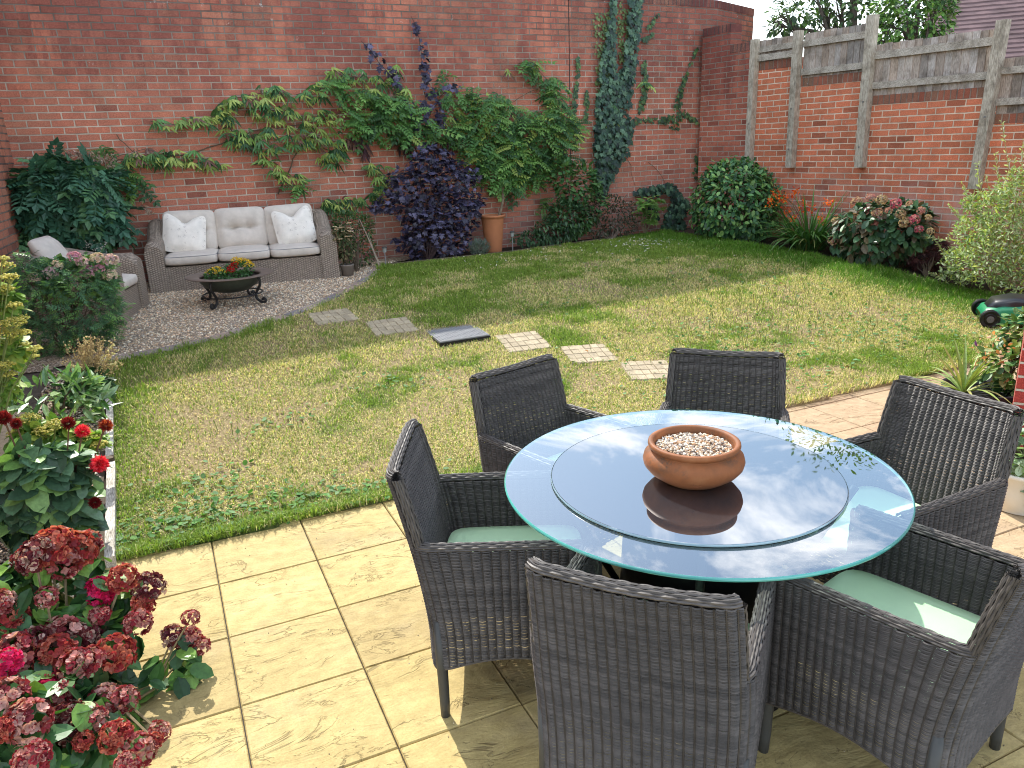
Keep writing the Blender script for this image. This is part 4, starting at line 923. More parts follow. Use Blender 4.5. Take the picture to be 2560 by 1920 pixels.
def cush(name, label, w, d, h, M4, col, mat, cat='cushion', group=None, piping=None, **k):
    g = cushion_geo(w, d, h, col=col, **k); o = g.build(name, mat, smooth=True); o.matrix_world = M4; tag(o, label, cat, group)
    if piping:
        q = Geo(); a = np.linspace(0, 2*PI, 80); X = np.sign(np.cos(a))*abs(np.cos(a))**.3*w*.5; Y = np.sign(np.sin(a))*abs(np.sin(a))**.3*d*.5
        q.tube(np.stack([X, Y, 0*a+h*.30], 1), .004, 5, piping, cap=False); p = q.build('piping', FAB); p.parent = o
    return o
def sofa():
    B = np.array([-.575, 9.10, .455]); E = np.array([1.445, 8.99, .455]); Wd = np.linalg.norm(E-B); ax = (E-B)/Wd; rz = math.atan2(ax[1], ax[0]); D = .84
    t = empty('wicker_sofa', tuple(B), 'three seat brown wicker sofa against the back wall on gravel', 'sofa', rz=rz)
    g = Geo(); g.add([[.16, .03, 0], [Wd-.16, .03, 0], [Wd-.16, .03, .28], [.16, .03, .28], [.16, D, 0], [Wd-.16, D, 0], [Wd-.16, D, .28], [.16, D, .28]], [(0, 1, 2, 3), (3, 2, 6, 7), (5, 4, 7, 6)]); g.build('base', WF, t, world=False)
    for x0, x1 in ((0, .185), (Wd-.185, Wd)):
        g = arm_geo(Geo(), x0, x1, D, .565, .75); g.build('armrest', WF, t, world=False, smooth=False)
    g = Geo(); g.box([Wd/2, D-.06, .37], (Wd/2-.06, .06, .37)); g.build('backrest', WF, t, world=False)
    Mt = Matrix.Translation(B)@Matrix.Rotation(rz, 4, 'Z'); w = (Wd-.36)/3; side = ['left', 'middle', 'right']
    for i in range(3):
        x = .18+w*(i+.5)
        cush('seat_cushion', '%s seat cushion of the wicker sofa in pale grey fabric' % side[i], w*.99, .68, .135, Mt@Matrix.Translation((x, .335, .345))@Matrix.Rotation(R_(-1.5+i), 4, 'Z'), CG, FAB, group='sofa seat cushions', piping=(.30, .29, .28), px=.25, crown=.22)
        cush('back_cushion', '%s button tufted grey back cushion leaning on the wicker sofa' % side[i], w*1.0, .47, .20, Mt@Matrix.Translation((x, .60+.01*i, .60))@Matrix.Rotation(R_(74), 4, 'X')@Matrix.Rotation(R_(1.5*(i-1)), 4, 'Z'), CG, FAB, group='sofa back cushions', px=.45, crown=.35, seg=22, tuft=[(-.33, .0, .085), (.33, .0, .085)])
    def vee(v):
        x, y = v[:, 0], v[:, 1]; v = v.copy(); k = sm(.0, .2, y); v[:, 1] -= .085*np.exp(-(x/.075)**2)*k; v[:, 1] += .03*sm(.1, .2, abs(x))*k; return v
    for x, l, a in ((.40, 'left', -8), (Wd-.42, 'right', 7)):
        cush('scatter_cushion', 'white printed scatter cushion with dented top at the %s end of the sofa' % l, .44, .42, .15, Mt@Matrix.Translation((x, .42, .585))@Matrix.Rotation(R_(-a), 4, 'Y')@Matrix.Rotation(R_(64), 4, 'X'), (.84, .78, .70), FABM, group='white scatter cushions', px=.8, crown=.75, seg=18, sag=vee)
sofa()
def armchair():
    f = np.array([math.cos(R_(-13)), math.sin(R_(-13))]); rz = math.atan2(f[1], f[0])+PI/2
    C0 = np.array([-1.08, 8.23]); z0 = .415; Wd = .84; D = .86
    # local: front at y=0 looking to -y, same as the sofa
    t = empty('wicker_armchair', (0, 0, 0), 'low brown wicker armchair in the left corner half hidden behind the flowering shrub', 'armchair', rz=rz)
    R2 = np.array([[math.cos(rz), -math.sin(rz)], [math.sin(rz), math.cos(rz)]]); o = C0-R2@np.array([Wd/2, D/2]); t.location = (o[0], o[1], z0)
    g = Geo(); g.add([[.16, .03, 0], [Wd-.16, .03, 0], [Wd-.16, .03, .28], [.16, .03, .28], [.16, D, 0], [Wd-.16, D, 0], [Wd-.16, D, .28], [.16, D, .28]], [(0, 1, 2, 3), (3, 2, 6, 7), (5, 4, 7, 6)]); g.build('base', WF, t, world=False)
    for x0, x1 in ((0, .19), (Wd-.19, Wd)): arm_geo(Geo(), x0, x1, D, .58, .68).build('armrest', WF, t, world=False)
    g = Geo(); th = np.linspace(0, PI, 12); V = []
    for x in (.02, Wd-.02):
        for q in th: V.append([x, D-.09+.09*math.cos(q), .62+.08*math.sin(q)])
    g.add(V, [(i, i+1, 13+i, 12+i) for i in range(11)]+[tuple(range(12)), tuple(range(12, 24))[::-1]]); g.box([Wd/2, D-.09, .31], (Wd/2-.02, .085, .31)); g.build('backrest', WF, t, world=False)
    Mt = Matrix.Translation(t.location)@Matrix.Rotation(rz, 4, 'Z')
    cush('seat_cushion', 'pale grey seat cushion in the corner wicker armchair', .46, .66, .13, Mt@Matrix.Translation((Wd/2, .33, .345)), CG, FAB, px=.25, crown=.2)
    cush('back_cushion', 'pale grey cushion leaning back in the corner wicker armchair', .44, .40, .17, Mt@Matrix.Translation((Wd/2-.06, D-.24, .62))@Matrix.Rotation(R_(60), 4, 'X'), CG, FAB, px=.5, crown=.4)
armchair()
def firepit():
    cx, cy = .23, 8.25; z0 = float(grd(cy)); zr = .725
    IR = attrmat('iron_bronze', .5, 8, .25, .1, 90, .5, .3)
    t = empty('fire_bowl_table', (cx, cy, z0), 'round dark iron fire bowl with wide rim and scrolled legs in front of the sofa', 'fire bowl')
    g = Geo(); g.lathe([(.285, zr-.03), (.30, zr-.004), (.31, zr), (.42, zr+.004), (.428, zr), (.42, zr-.006), (.31, zr-.008), (.30, zr-.012)], (cx, cy, 0), 64, (.17, .125, .10), close=True); g.build('rim', IR, t, smooth=True)
    g = Geo(); g.lathe([(.31, zr-.006), (.30, zr-.05), (.25, zr-.11), (.16, zr-.16), (.06, zr-.18), (.0005, zr-.182)], (cx, cy, 0), 48, (.055, .065, .05)); g.build('bowl', IR, t, smooth=True)
    g = Geo(); g.lathe([(.0005, zr-.03), (.29, zr-.035)], (cx, cy, 0), 32, (.03, .022, .015)); g.build('soil', attrmat('pot_soil', .95), t)
    for k in range(4):
        a = R_(-135+90*k+8); d = np.array([math.cos(a), math.sin(a)]); 
        prof = [(.30, zr-.01), (.335, zr-.05), (.335, zr-.10), (.29, zr-.16), (.265, zr-.20), (.27, zr-.24), (.30, z0+.03), (.335, z0+.012), (.365, z0+.018), (.375, z0+.04), (.36, z0+.058), (.34, z0+.052), (.338, z0+.036)]
        P = np.array([[cx+d[0]*r, cy+d[1]*r, z] for r, z in prof]); s = np.linspace(0, len(P)-1, 50); P = np.stack([np.interp(s, range(len(prof)), P[:, i]) for i in range(3)], 1)
        for _ in range(3): P[1:-1] = (P[:-2]+2*P[1:-1]+P[2:])/4
        g = Geo(); g.tube(P, .0135, 8, (.03, .028, .028)); g.build('leg', IR, t, smooth=True)
    g = Geo(); a = np.linspace(0, 2*PI, 50); g.tube(np.stack([cx+.29*np.cos(a), cy+.29*np.sin(a), 0*a+z0+.10], 1), .007, 6, (.03, .028, .028), cap=False); g.build('ring', IR, t)
    # flowers
    fl = empty('chrysanthemum_planting', (cx, cy, zr-.03), 'yellow and red bedding flowers planted in the iron fire bowl', 'flowers')
    g = Geo(); bush(g, [((cx-.12, cy-.02, zr+.01), (.12, .11, .07)), ((cx+.09, cy+.02, zr+.03), (.15, .12, .09)), ((cx, cy-.08, zr), (.18, .10, .05))], 900, T_oval(.3), .032, [(.05, .13, .04), (.07, .17, .05)], down=.1); g.build('foliage', LEAF, fl)
    for x, y, z, r, c in ((-.17, -.02, .055, .055, 0), (-.09, -.07, .05, .05, 0), (-.12, .04, .07, .045, 0), (.13, .05, .13, .055, 0), (.19, -.01, .085, .055, 0), (.08, .03, .15, .045, 0), (.17, .08, .11, .05, 0), (.035, -.03, .085, .045, 1), (.015, -.075, .055, .04, 1), (.06, .0, .11, .03, 1)):
        g = Geo(); n = 110; d = rv(n); d[:, 2] = abs(d[:, 2]); p = np.array([cx+x, cy+y, zr+z-.02])+d*r*np.array([1, 1, .6]); cols = [(.80, .55, .03), (.85, .66, .08), (.72, .42, .02)] if c == 0 else [(.62, .01, .01), (.48, .008, .015)]
        TT = T_leaf(.3, .1); g.inst(TT[0], TT[1], p, frames(unit(d+rv(n)*.8), d, rng.uniform(.012, .019, n)), colmix(cols, n, .15)); g.build('flower_head', PETAL, fl)
firepit()

# ================================================================== PLANTS ON THE BACK WALL
def stroke_pts(strokes, n, W_=None, depth=.12, jit=1.):
    """strokes: [(x,y,r),...] lists in photo-view px on the wall; returns points and along-stroke directions"""
    segs = []; 
    for st in strokes:
        for a, b in zip(st[:-1], st[1:]): segs.append((a, b, max(math.hypot(b[0]-a[0], b[1]-a[1]), 4)*((a[2]+b[2])/2+4)))
    w_ = np.array([s_[2] for s_ in segs]); ids = rng.choice(len(segs), n, p=w_/w_.sum()); P = []; Dn = []
    for i in ids:
        a, b, _ = segs[i]; t = rng.random(); r = (a[2]+(b[2]-a[2])*t); th = rng.random()*2*PI; q = r*math.sqrt(rng.random())*jit
        x = a[0]+(b[0]-a[0])*t+q*math.cos(th); y = a[1]+(b[1]-a[1])*t+q*math.sin(th)
        P.append(W(x, y, .02+depth*rng.random()*min(1, .35+r/30))); Dn.append((b[0]-a[0], -(b[1]-a[1])))
    return np.array(P), np.array(Dn, float)
def vine_stems(g, strokes, off=.04, r=.006, col=(.13, .09, .06)):
    for st in strokes:
        pts = []
        for a, b in zip(st[:-1], st[1:]):
            m = max(int(math.hypot(b[0]-a[0], b[1]-a[1])/14), 1)
            for k in range(m): t = k/m; pts.append(W(a[0]+(b[0]-a[0])*t+rng.normal(0, 1.5), a[1]+(b[1]-a[1])*t+rng.normal(0, 1.5), off))
        pts.append(W(st[-1][0], st[-1][1], off)); 
        if len(pts) > 1: g.tube(np.array(pts), np.linspace(r, r*.5, len(pts)), 5, col, cap=False)
def axes_on_wall(Dn):
    return unit(np.stack([Dn[:, 0]*T1[0], Dn[:, 0]*T1[1], Dn[:, 1]], 1))
def climber():
    S = [[(205, 385, 12), (255, 345, 16), (320, 335, 16), (390, 335, 20), (440, 345, 16), (480, 360, 12)], [(325, 262, 10), (360, 268, 12), (420, 262, 14), (470, 252, 14), (500, 215, 16), (560, 200, 20), (620, 200, 20)], [(480, 245, 12), (505, 290, 20), (560, 300, 30), (620, 300, 30), (680, 290, 30), (740, 310, 22)],
         [(530, 215, 20), (575, 235, 24), (640, 250, 28), (700, 255, 30), (740, 250, 20)], [(640, 205, 18), (690, 195, 20), (720, 155, 16), (770, 165, 20), (820, 180, 18), (860, 150, 16)], [(590, 350, 22), (620, 380, 16), (660, 390, 10), (640, 410, 8)], [(700, 320, 24), (740, 330, 16), (700, 350, 18)],
         [(350, 350, 10), (400, 350, 8)], [(560, 330, 14), (580, 360, 12)], [(790, 355, 12), (830, 370, 16), (820, 400, 16), (790, 430, 12), (700, 440, 12), (745, 440, 14)], [(1095, 135, 7), (1100, 160, 7)], [(1140, 130, 10), (1170, 165, 16), (1190, 210, 18), (1210, 245, 20)], [(1100, 235, 22), (1060, 230, 30), (1010, 240, 30), (980, 280, 28), (1040, 300, 30), (1110, 300, 25)], [(890, 215, 24), (850, 200, 24), (830, 240, 24)], [(1250, 270, 8), (1280, 280, 6)], [(1385, 175, 6), (1410, 185, 6)], [(1330, 225, 8), (1300, 260, 8), (1345, 250, 6)]]
    t = empty('climbing_evergreen', tuple(W(600, 330, .1)), 'evergreen climber with long drooping leaves trained along wires on the wall above the sofa', 'climbing plant')
    g = Geo(); vine_stems(g, S[:9], .05, .006); vine_stems(g, [[(600, 420, 2), (640, 330, 2), (700, 260, 2), (780, 220, 2), (860, 200, 2)], [(260, 350, 2), (420, 330, 2), (560, 280, 2), (800, 250, 2)]], .04, .009); g.build('stem', BARK, t)
    g = Geo(); P, Dn = stroke_pts(S, 520, depth=.20); m = len(P); d = axes_on_wall(Dn)*rng.choice([-1, 1], m)[:, None]*.6+np.array([0, -.55, .1])+rv(m)*.35
    up = np.array([0, -.25, 1.])+rv(m)*.2; cols = [(.07, .17, .06), (.10, .23, .07), (.04, .11, .045), (.22, .34, .09), (.36, .44, .12)]
    TT = T_spray(4, 1., .08); g.inst(TT[0], TT[1], P, frames(unit(d), up, rng.uniform(.12, .20, m)), colmix(cols, m, .3, [.24, .26, .16, .2, .14]))
    TT = T_spray(3, 1., .09); P, Dn = stroke_pts(S, 260, depth=.22); m = len(P); d = axes_on_wall(Dn)*.5+np.array([0, -.6, .2])+rv(m)*.3
    g.inst(TT[0], TT[1], P, frames(unit(d), np.array([0, -.3, 1.])+rv(m)*.2, rng.uniform(.11, .17, m)), colmix([(.36, .42, .10), (.26, .36, .09), (.20, .10, .08)], m, .15, [.45, .4, .15])); g.build('foliage', LEAFG, t)
    g = Geo(); D_ = [[(745, 300, 10), (775, 300, 14), (790, 330, 10)], [(545, 290, 6), (540, 300, 6)], [(975, 300, 12), (930, 330, 12)], [(860, 300, 14), (890, 330, 10)]]; P, Dn = stroke_pts(D_, 110, depth=.14); m = len(P); TT = T_leaf(.13, .2); g.inst(TT[0], TT[1], P, frames(unit(np.array([0, -.2, -1.])+rv(m)*.5), np.array([0, -1., .1])+rv(m)*.4, rng.uniform(.09, .16, m)), colmix([(.12, .06, .07), (.20, .11, .09), (.08, .045, .06)], m)); g.build('dry_leaves', LEAFM, t)
climber()
def wisteria():
    S = [[(760, 250, 24), (800, 262, 28), (850, 270, 30), (900, 262, 30), (950, 285, 24)], [(700, 185, 12), (760, 195, 14), (830, 210, 22), (870, 225, 22)], [(960, 210, 24), (1020, 205, 26), (1070, 225, 30), (1120, 255, 30)], [(990, 265, 28), (1060, 280, 30), (1130, 290, 34), (1200, 285, 34), (1235, 270, 20)], [(1130, 255, 18), (1200, 245, 24), (1240, 270, 14)],
         [(1020, 350, 26), (1070, 365, 28), (1120, 360, 28), (1180, 350, 26), (1215, 340, 20)], [(1000, 320, 20), (1080, 330, 24), (1160, 325, 26), (1230, 320, 20)], [(1060, 385, 18), (1090, 395, 16), (1110, 385, 14)], [(1130, 390, 14), (1160, 380, 16)], [(1145, 130, 6), (1180, 170, 10), (1200, 200, 12), (1215, 235, 12)], [(1190, 165, 6), (1215, 180, 8)], [(950, 150, 6), (960, 165, 5)], [(210, 320, 8), (235, 330, 6)], [(250, 385, 10), (275, 370, 10), (300, 400, 10)], [(640, 395, 6), (655, 410, 5)], [(1165, 430, 8), (1180, 450, 8)]]
    t = empty('wisteria', tuple(G(1075, 545)), 'feathery green wisteria spreading along the wall from the tall terracotta pot', 'climbing plant')
    g = Geo(); b = W(1075, 475, .38); pts = [b-np.array([0, 0, .25]), b, W(1083, 450, .34), W(1087, 430, .3), W(1086, 405, .24), W(1070, 380, .16), W(1050, 350, .1), W(1020, 310, .06)]; g.tube(np.array(pts), np.linspace(.022, .012, len(pts)), 7, (.20, .15, .10)); g.build('trunk', BARK, t)
    g = Geo(); vine_stems(g, [[(1050, 350, 1), (1120, 330, 1), (1230, 300, 1)], [(1020, 310, 1), (950, 280, 1), (850, 260, 1), (760, 250, 1)], [(1020, 310, 1), (1060, 250, 1), (1120, 210, 1), (1190, 180, 1), (1140, 120, 1)], [(250, 290, 1), (290, 330, 1), (235, 395, 1)], [(205, 350, 1), (280, 330, 1), (330, 320, 1)]], .06, .006); g.build('stem', BARK, t)
    P, Dn = stroke_pts(S, 900, depth=.30); m = len(P); g = Geo(); TT = T_pinnate(7, .30, .075, .35); TT2 = T_pinnate(5, .34, .09, .5)
    for q, k in ((TT, slice(0, m//2)), (TT2, slice(m//2, m))):
        PP = P[k]; mm = len(PP); s_ = rng.choice([-1, 1], mm); d = np.stack([s_*rng.uniform(.2, 1, mm), -rng.uniform(.3, .9, mm), rng.uniform(-.9, .35, mm)], 1); up = np.stack([np.zeros(mm), -rng.uniform(.3, .9, mm), np.full(mm, .8)], 1)+rv(mm)*.25
        g.inst(q[0], q[1], PP, frames(unit(d), up, rng.uniform(.15, .25, mm)), colmix([(.07, .17, .05), (.11, .24, .06), (.18, .33, .08), (.045, .11, .04), (.33, .42, .10)], mm, .2, [.28, .3, .2, .17, .05]))
    g.build('foliage', LEAF, t)
wisteria()
def ivy():
    S = [[(1326, -10, 4), (1320, 60, 7), (1316, 110, 12), (1312, 200, 20), (1316, 260, 28)], [(1374, -10, 13), (1370, 50, 13), (1364, 110, 12), (1354, 180, 11), (1345, 240, 15)], [(1322, 260, 33), (1326, 300, 36), (1314, 340, 28), (1306, 380, 17), (1298, 415, 8)], [(1345, 150, 8), (1338, 210, 11)], [(1365, 262, 10), (1350, 275, 14)]]
    S2 = [[(1370, 260, 8), (1420, 258, 6), (1455, 255, 12), (1480, 245, 8), (1510, 265, 4), (1525, 285, 4)], [(1462, 235, 8), (1470, 200, 6), (1480, 165, 4), (1505, 105, 3)], [(1528, 220, 7), (1532, 250, 7), (1535, 300, 8), (1530, 340, 10)], [(1545, 290, 4), (1550, 330, 5)], [(1505, 340, 6), (1503, 380, 8)], [(1250, 125, 3), (1245, 190, 4), (1238, 250, 5)], [(1268, 195, 3), (1266, 260, 4)], [(1392, 130, 7), (1395, 180, 6), (1385, 240, 6)], [(1400, 60, 4), (1422, 30, 3)], [(1385, 90, 5), (1415, 70, 3)], [(1450, 262, 14), (1460, 275, 8)]]
    S3 = [[(1375, 415, 8), (1420, 408, 10), (1450, 405, 12), (1465, 430, 12), (1455, 465, 18), (1480, 440, 12), (1440, 480, 16), (1475, 480, 16)], [(1405, 430, 8), (1415, 470, 8)]]
    t = empty('ivy', tuple(W(1310, 440, .05)), 'dark green ivy climbing the wall in two columns to its top', 'climbing plant')
    TT = T_ivy()
    def put(g, S, n, sz, dep, cols, p=None):
        P, Dn = stroke_pts(S, n, depth=dep); m = len(P); d = np.stack([rng.normal(0, .45, m), -np.full(m, .25), -np.ones(m)], 1)+rv(m)*.25; up = np.array([0, -1., .35])+rv(m)*.35
        g.inst(TT[0], TT[1], P, frames(unit(d), up, rng.uniform(sz*.6, sz*1.25, m)), colmix(cols, m, .22, p))
    dk = [(.03, .075, .05), (.05, .11, .065), (.018, .04, .03), (.10, .19, .11)]
    g = Geo(); put(g, [[(x, y, r*1.2) for x, y, r in q] for q in S], 1750, .066, .13, dk); put(g, [S[2]], 600, .072, .22, dk); g.build('foliage', LEAFG, t)
    g = Geo(); put(g, S2, 620, .05, .04, [(.05, .11, .045), (.10, .18, .06), (.04, .08, .04)]); put(g, [[(1300, 30, 20), (1310, 160, 24)], [(1345, 20, 20), (1350, 130, 14)], [(1300, 150, 14), (1298, 220, 12)]], 420, .038, .03, [(.16, .22, .08), (.10, .16, .06)]); g.build('young_foliage', LEAF, t)
    g = Geo(); vine_stems(g, [S[0], S[1], S2[0], S2[1], S2[2], S2[4], S2[5], S2[6], S2[7], S2[8], [(1400, 350, 1), (1430, 380, 1), (1445, 410, 1)], [(1355, 330, 1), (1372, 400, 1)]], .012, .004); g.build('stem', BARK, t)
    t = empty('ivy', tuple(W(1440, 470, .1)), 'low dark ivy at the foot of the wall between the fatsia and the round shrub', 'ivy'); g = Geo(); put(g, S3, 650, .07, .22, dk); g.build('foliage', LEAFG, t)
ivy()

# ================================================================== SHRUBS ALONG THE BACK BORDER
def W_blobs(items, off, dep=.7):
    out = []
    for it in items:
        x, y, rx, ry = it[:4]; f = off+(it[4] if len(it) > 4 else 0); c = W(x, y, f); a = W(x+rx, y, f); b = W(x, y-ry, f); sx = np.linalg.norm(a-c); sz = np.linalg.norm(b-c); out.append((c, (sx, dep*min(sx, sz), sz)))
    return out
def shrub(name, label, cat, base, blobs, n, T, size, cols, mat=None, stem=True, group=None, nst=14, scol=(.10, .075, .05), sr=.008, **k):
    t = empty(name, tuple(base), label, cat, group); g = Geo(); P, Nn = bush(g, blobs, n, T, size, cols, **k)
    g.build('foliage', mat or LEAF, t)
    if stem and len(P):
        h = Geo(); ids = rng.choice(len(P), min(nst, len(P)), replace=False); stems(h, np.array(base)+np.array([0, 0, .0]), P[ids]-Nn[ids]*size, sr, scol); h.build('stem', BARK, t)
    return t
# glossy shrub in the left corner behind the armchair
shrub('corner_shrub', 'large dark green shrub with paired leaflets in the left corner above the armchair', 'shrub', (-1.1, 9.35, .46), W_blobs([(150, 430, 110, 70), (90, 420, 55, 60), (200, 410, 60, 55), (215, 470, 55, 45), (140, 370, 55, 35, -.1), (100, 480, 55, 45), (160, 490, 70, 30)], .50, .75), 900, T_pinnate(6, .36, .10, .35), .27, [(.05, .14, .085), (.075, .19, .11), (.03, .09, .055), (.10, .22, .09)], LEAFG, down=.55, out=.7, nst=10)
t = empty('dry_flower_sprays', tuple(W(200, 360, .3)), 'faded pinkish dry flower sprays on top of the corner shrub', 'dried flowers'); g = Geo()
P, Dn = stroke_pts([[(110, 335, 8), (150, 330, 8), (200, 335, 10), (250, 340, 9)], [(60, 345, 6), (100, 350, 8)], [(280, 335, 8), (300, 330, 8)], [(305, 445, 8), (330, 460, 6)], [(215, 345, 10), (245, 360, 8)]], 480, depth=.35); m = len(P); TT = T_leaf(.2, .1); g.inst(TT[0], TT[1], P+np.array([0, -.15, 0]), frames(unit(rv(m)+np.array([0, 0, -.6])), rv(m), rng.uniform(.025, .06, m)), colmix([(.42, .30, .26), (.30, .20, .17), (.55, .42, .36)], m)); g.build('sprays', LEAFM, t)
shrub('low_daisy_plant', 'low plant with tiny white flowers in the shade behind the armchair', 'plant', (-.75, 9.55, .46), W_blobs([(215, 520, 60, 22)], .3, .9), 500, T_leaf(.25), .05, [(.02, .05, .03), (.03, .07, .035)], LEAFM, stem=False)
g = Geo(); P, Dn = stroke_pts([[(190, 512, 10), (240, 522, 12)]], 60, depth=.1); P = P+np.array([0, -.62, -.0]); pebbles(g, P[:, 0], P[:, 1], P[:, 2], np.full(len(P), .009), [(.75, .75, .72)]); tag(g.build('small_white_flowers', PETAL), 'scatter of tiny white flowers in the dark corner behind the armchair', 'flowers', kind='stuff')
# small shrub and potted chrysanthemum beside the sofa
shrub('box_shrub', 'small bushy green shrub between the sofa end and the purple shrub', 'shrub', tuple(G(772, 590)), W_blobs([(760, 500, 45, 48), (785, 540, 30, 35), (740, 480, 25, 25), (790, 490, 20, 30)], .55, .8), 1700, T_leaf(.28, .1), .042, [(.045, .10, .035), (.065, .14, .045), (.10, .17, .05)], LEAF, down=.1)
def potmum():
    b = G(752, 598); t = empty('plant_pot', tuple(b), 'small grey brown plastic pot beside the sofa', 'pot'); g = Geo(); g.lathe([(.0005, .003), (.062, .0), (.078, .13), (.084, .135), (.084, .15), (.077, .15), (.072, .12), (.0005, .12)], b, 32, (.20, .17, .145)); g.build('pot', PLAIN, t, smooth=True)
    c = b+np.array([0, 0, .15]); k = shrub('potted_chrysanthemum', 'fading cream flowered chrysanthemum growing in the small pot beside the sofa', 'flowers', tuple(c), [((c[0], c[1], c[2]+.20), (.13, .12, .20)), ((c[0]-.02, c[1], c[2]+.33), (.15, .12, .10))], 650, T_leaf(.3, .2), .045, [(.05, .085, .035), (.10, .11, .05), (.20, .16, .09)], LEAFM, down=.5)
    TT = T_leaf(.22, .05)
    for i in range(24):
        a = rng.random()*2*PI; r = .14*math.sqrt(rng.random()); p = c+np.array([r*math.cos(a), r*math.sin(a)-.05, .37+.09*(1-(r/.14)**2)+rng.uniform(-.08, .05)]); g = Geo(); n = 22; th = np.linspace(0, 2*PI, n, endpoint=False); d = np.stack([np.cos(th), np.sin(th)*.8-.2, 0*th+.25], 1)
        g.inst(TT[0], TT[1], np.tile(p, (n, 1)), frames(unit(d), np.tile([0, -.5, 1.], (n, 1)), np.full(n, .028)), colmix([(.72, .60, .42), (.60, .45, .28)], n, .1)); pebbles(g, *p[:, None]+np.array([[0], [-.004], [.004]]), np.array([.009]), [(.35, .22, .08)]); g.build('flower_head', PETAL, k)
potmum()
# dead stems leaning by the sofa
g = Geo(); a = G(822, 582); g.tube(np.array([a, a+[-.1, .02, .35], a+[-.2, .0, .62]]), [.009, .008, .005], 6, (.38, .30, .24)); g.tube(np.array([a+[.02, .0, 0], a+[-.06, .03, .25], a+[-.10, .05, .45]]), [.006, .005, .003], 5, (.34, .27, .2)); tag(g.build('bare_stem', BARK), 'pale bare stems leaning beside the purple shrub', 'stems')
# purple shrub
def purple():
    b = G(925, 565); PC = [(.030, .028, .060), (.050, .045, .095), (.014, .012, .026), (.10, .09, .16)]
    bl = W_blobs([(935, 350, 50, 42), (900, 400, 70, 50), (980, 400, 60, 55), (930, 440, 85, 50), (860, 440, 55, 25), (985, 470, 55, 50), (925, 490, 60, 45, .1), (960, 525, 60, 40), (905, 530, 35, 45), (1020, 440, 30, 20), (820, 452, 30, 10), (870, 525, 25, 15), (905, 560, 20, 20)], .48, .6)
    t = shrub('purple_shrub', 'large shrub with dark purple lobed leaves against the wall right of the sofa', 'shrub', tuple(b), bl, 2900, T_lobed(), .068, PC, PURP, down=.4, out=.6, rnd=.9, inner=.35, nst=40, scol=(.05, .03, .03))
    g = Geo(); S = [[(785, 90, 4), (800, 110, 7), (820, 140, 11), (845, 155, 8), (860, 190, 8)], [(890, 45, 2), (905, 75, 5), (912, 110, 7), (915, 150, 8), (918, 200, 12), (930, 240, 24), (915, 270, 24), (960, 260, 14)], [(960, 190, 8), (985, 185, 8), (1000, 195, 6)], [(880, 250, 16), (870, 215, 12)], [(940, 210, 14), (965, 220, 10)]]
    P, Dn = stroke_pts(S, 235, depth=.25, jit=1.25); m = len(P); TT = T_lobed(); g.inst(TT[0], TT[1], P+np.array([0, -.06, 0]), frames(unit(rv(m)*.7+np.array([0, -.3, -.7])), np.array([0, -.6, .7])+rv(m)*.4, rng.uniform(.05, .095, m)), colmix(PC, m)); g.build('upper_foliage', PURP, t)
    g = Geo(); vine_stems(g, [[(930, 330, 1), (922, 240, 1), (915, 150, 1), (905, 80, 1), (888, 35, 1)], [(900, 330, 1), (870, 240, 1), (840, 160, 1), (800, 110, 1), (780, 88, 1)], [(920, 260, 1), (960, 200, 1), (1000, 192, 1)]], .2, .006, (.05, .03, .03)); g.build('tall_stem', BARK, t)
purple()
# pot of the wisteria
b = G(1075, 543); b = np.array([3.72, 9.93, float(grd(9.93))]); g = Geo(); g.lathe([(.0005, .01), (.105, .0), (.112, .02), (.135, .25), (.152, .44), (.160, .47), (.168, .472), (.170, .50), (.160, .502), (.150, .47), (.14, .44), (.0005, .43)], b, 48, (.47, .185, .085)); TCM = attrmat('terracotta_pot', .75, 5, .12, .12, 60, .25)
tag(g.build('terracotta_pot', TCM, smooth=True), 'tall tapering terracotta pot standing against the wall', 'pot')
shrub('lavender', 'small grey lavender tuft left of the tall terracotta pot', 'plant', tuple(G(1035, 550)), W_blobs([(1035, 535, 20, 18)], .6, .8), 260, T_leaf(.06, .1), .09, [(.16, .20, .17), (.22, .26, .22)], LEAFM, down=-.6, out=.5, stem=False)
def lamp(x, y, lab, h=.30, mat=None):
    b = G(x, y); t = empty('solar_lamp', tuple(b), lab, 'lamp', 'solar stake lamps in the back border'); g = Geo(); g.tube([b, b+[0, 0, h-.06]], .006, 8, (.25, .25, .25)); g.build('stake', PLAIN, t); g = Geo(); g.lathe([(.0005, h-.07), (.022, h-.07), (.026, h-.02), (.0005, h-.02)], b, 20, (.32, .34, .33)); g.build('lens', attrmat('lens', .2), t); g = Geo(); g.lathe([(.026, h-.02), (.034, h-.018), (.034, h-.005), (.02, h), (.0005, h)], b, 20, (.12, .12, .12)); g.build('cap', DARKM, t)
lamp(834, 580, 'solar stake lamp on the gravel strip left of the purple shrub', .27); lamp(1108, 548, 'solar stake lamp just right of the tall terracotta pot', .30); lamp(1228, 527, 'solar stake lamp half hidden in the low shrubs', .24)
DG = [(.030, .075, .035), (.045, .105, .045), (.065, .14, .05)]
shrub('low_green_shrub', 'low dark green shrub spreading right of the tall terracotta pot', 'shrub', tuple(G(1180, 530)), W_blobs([(1150, 515, 45, 18), (1200, 500, 50, 30), (1225, 470, 45, 40)], .45, .8), 1500, T_leaf(.2, .2), .07, DG, LEAFG, down=.3)
shrub('tall_leafy_shrub', 'taller loose shrub with bright oval leaves under the left side of the ivy', 'shrub', tuple(G(1240, 520)), W_blobs([(1245, 400, 45, 55), (1215, 380, 30, 40), (1275, 440, 35, 45), (1240, 470, 50, 45)], .38, .6), 1250, T_oval(.27, .15), .08, [(.045, .12, .04), (.075, .18, .055), (.13, .25, .08)], LEAFG, down=.0)
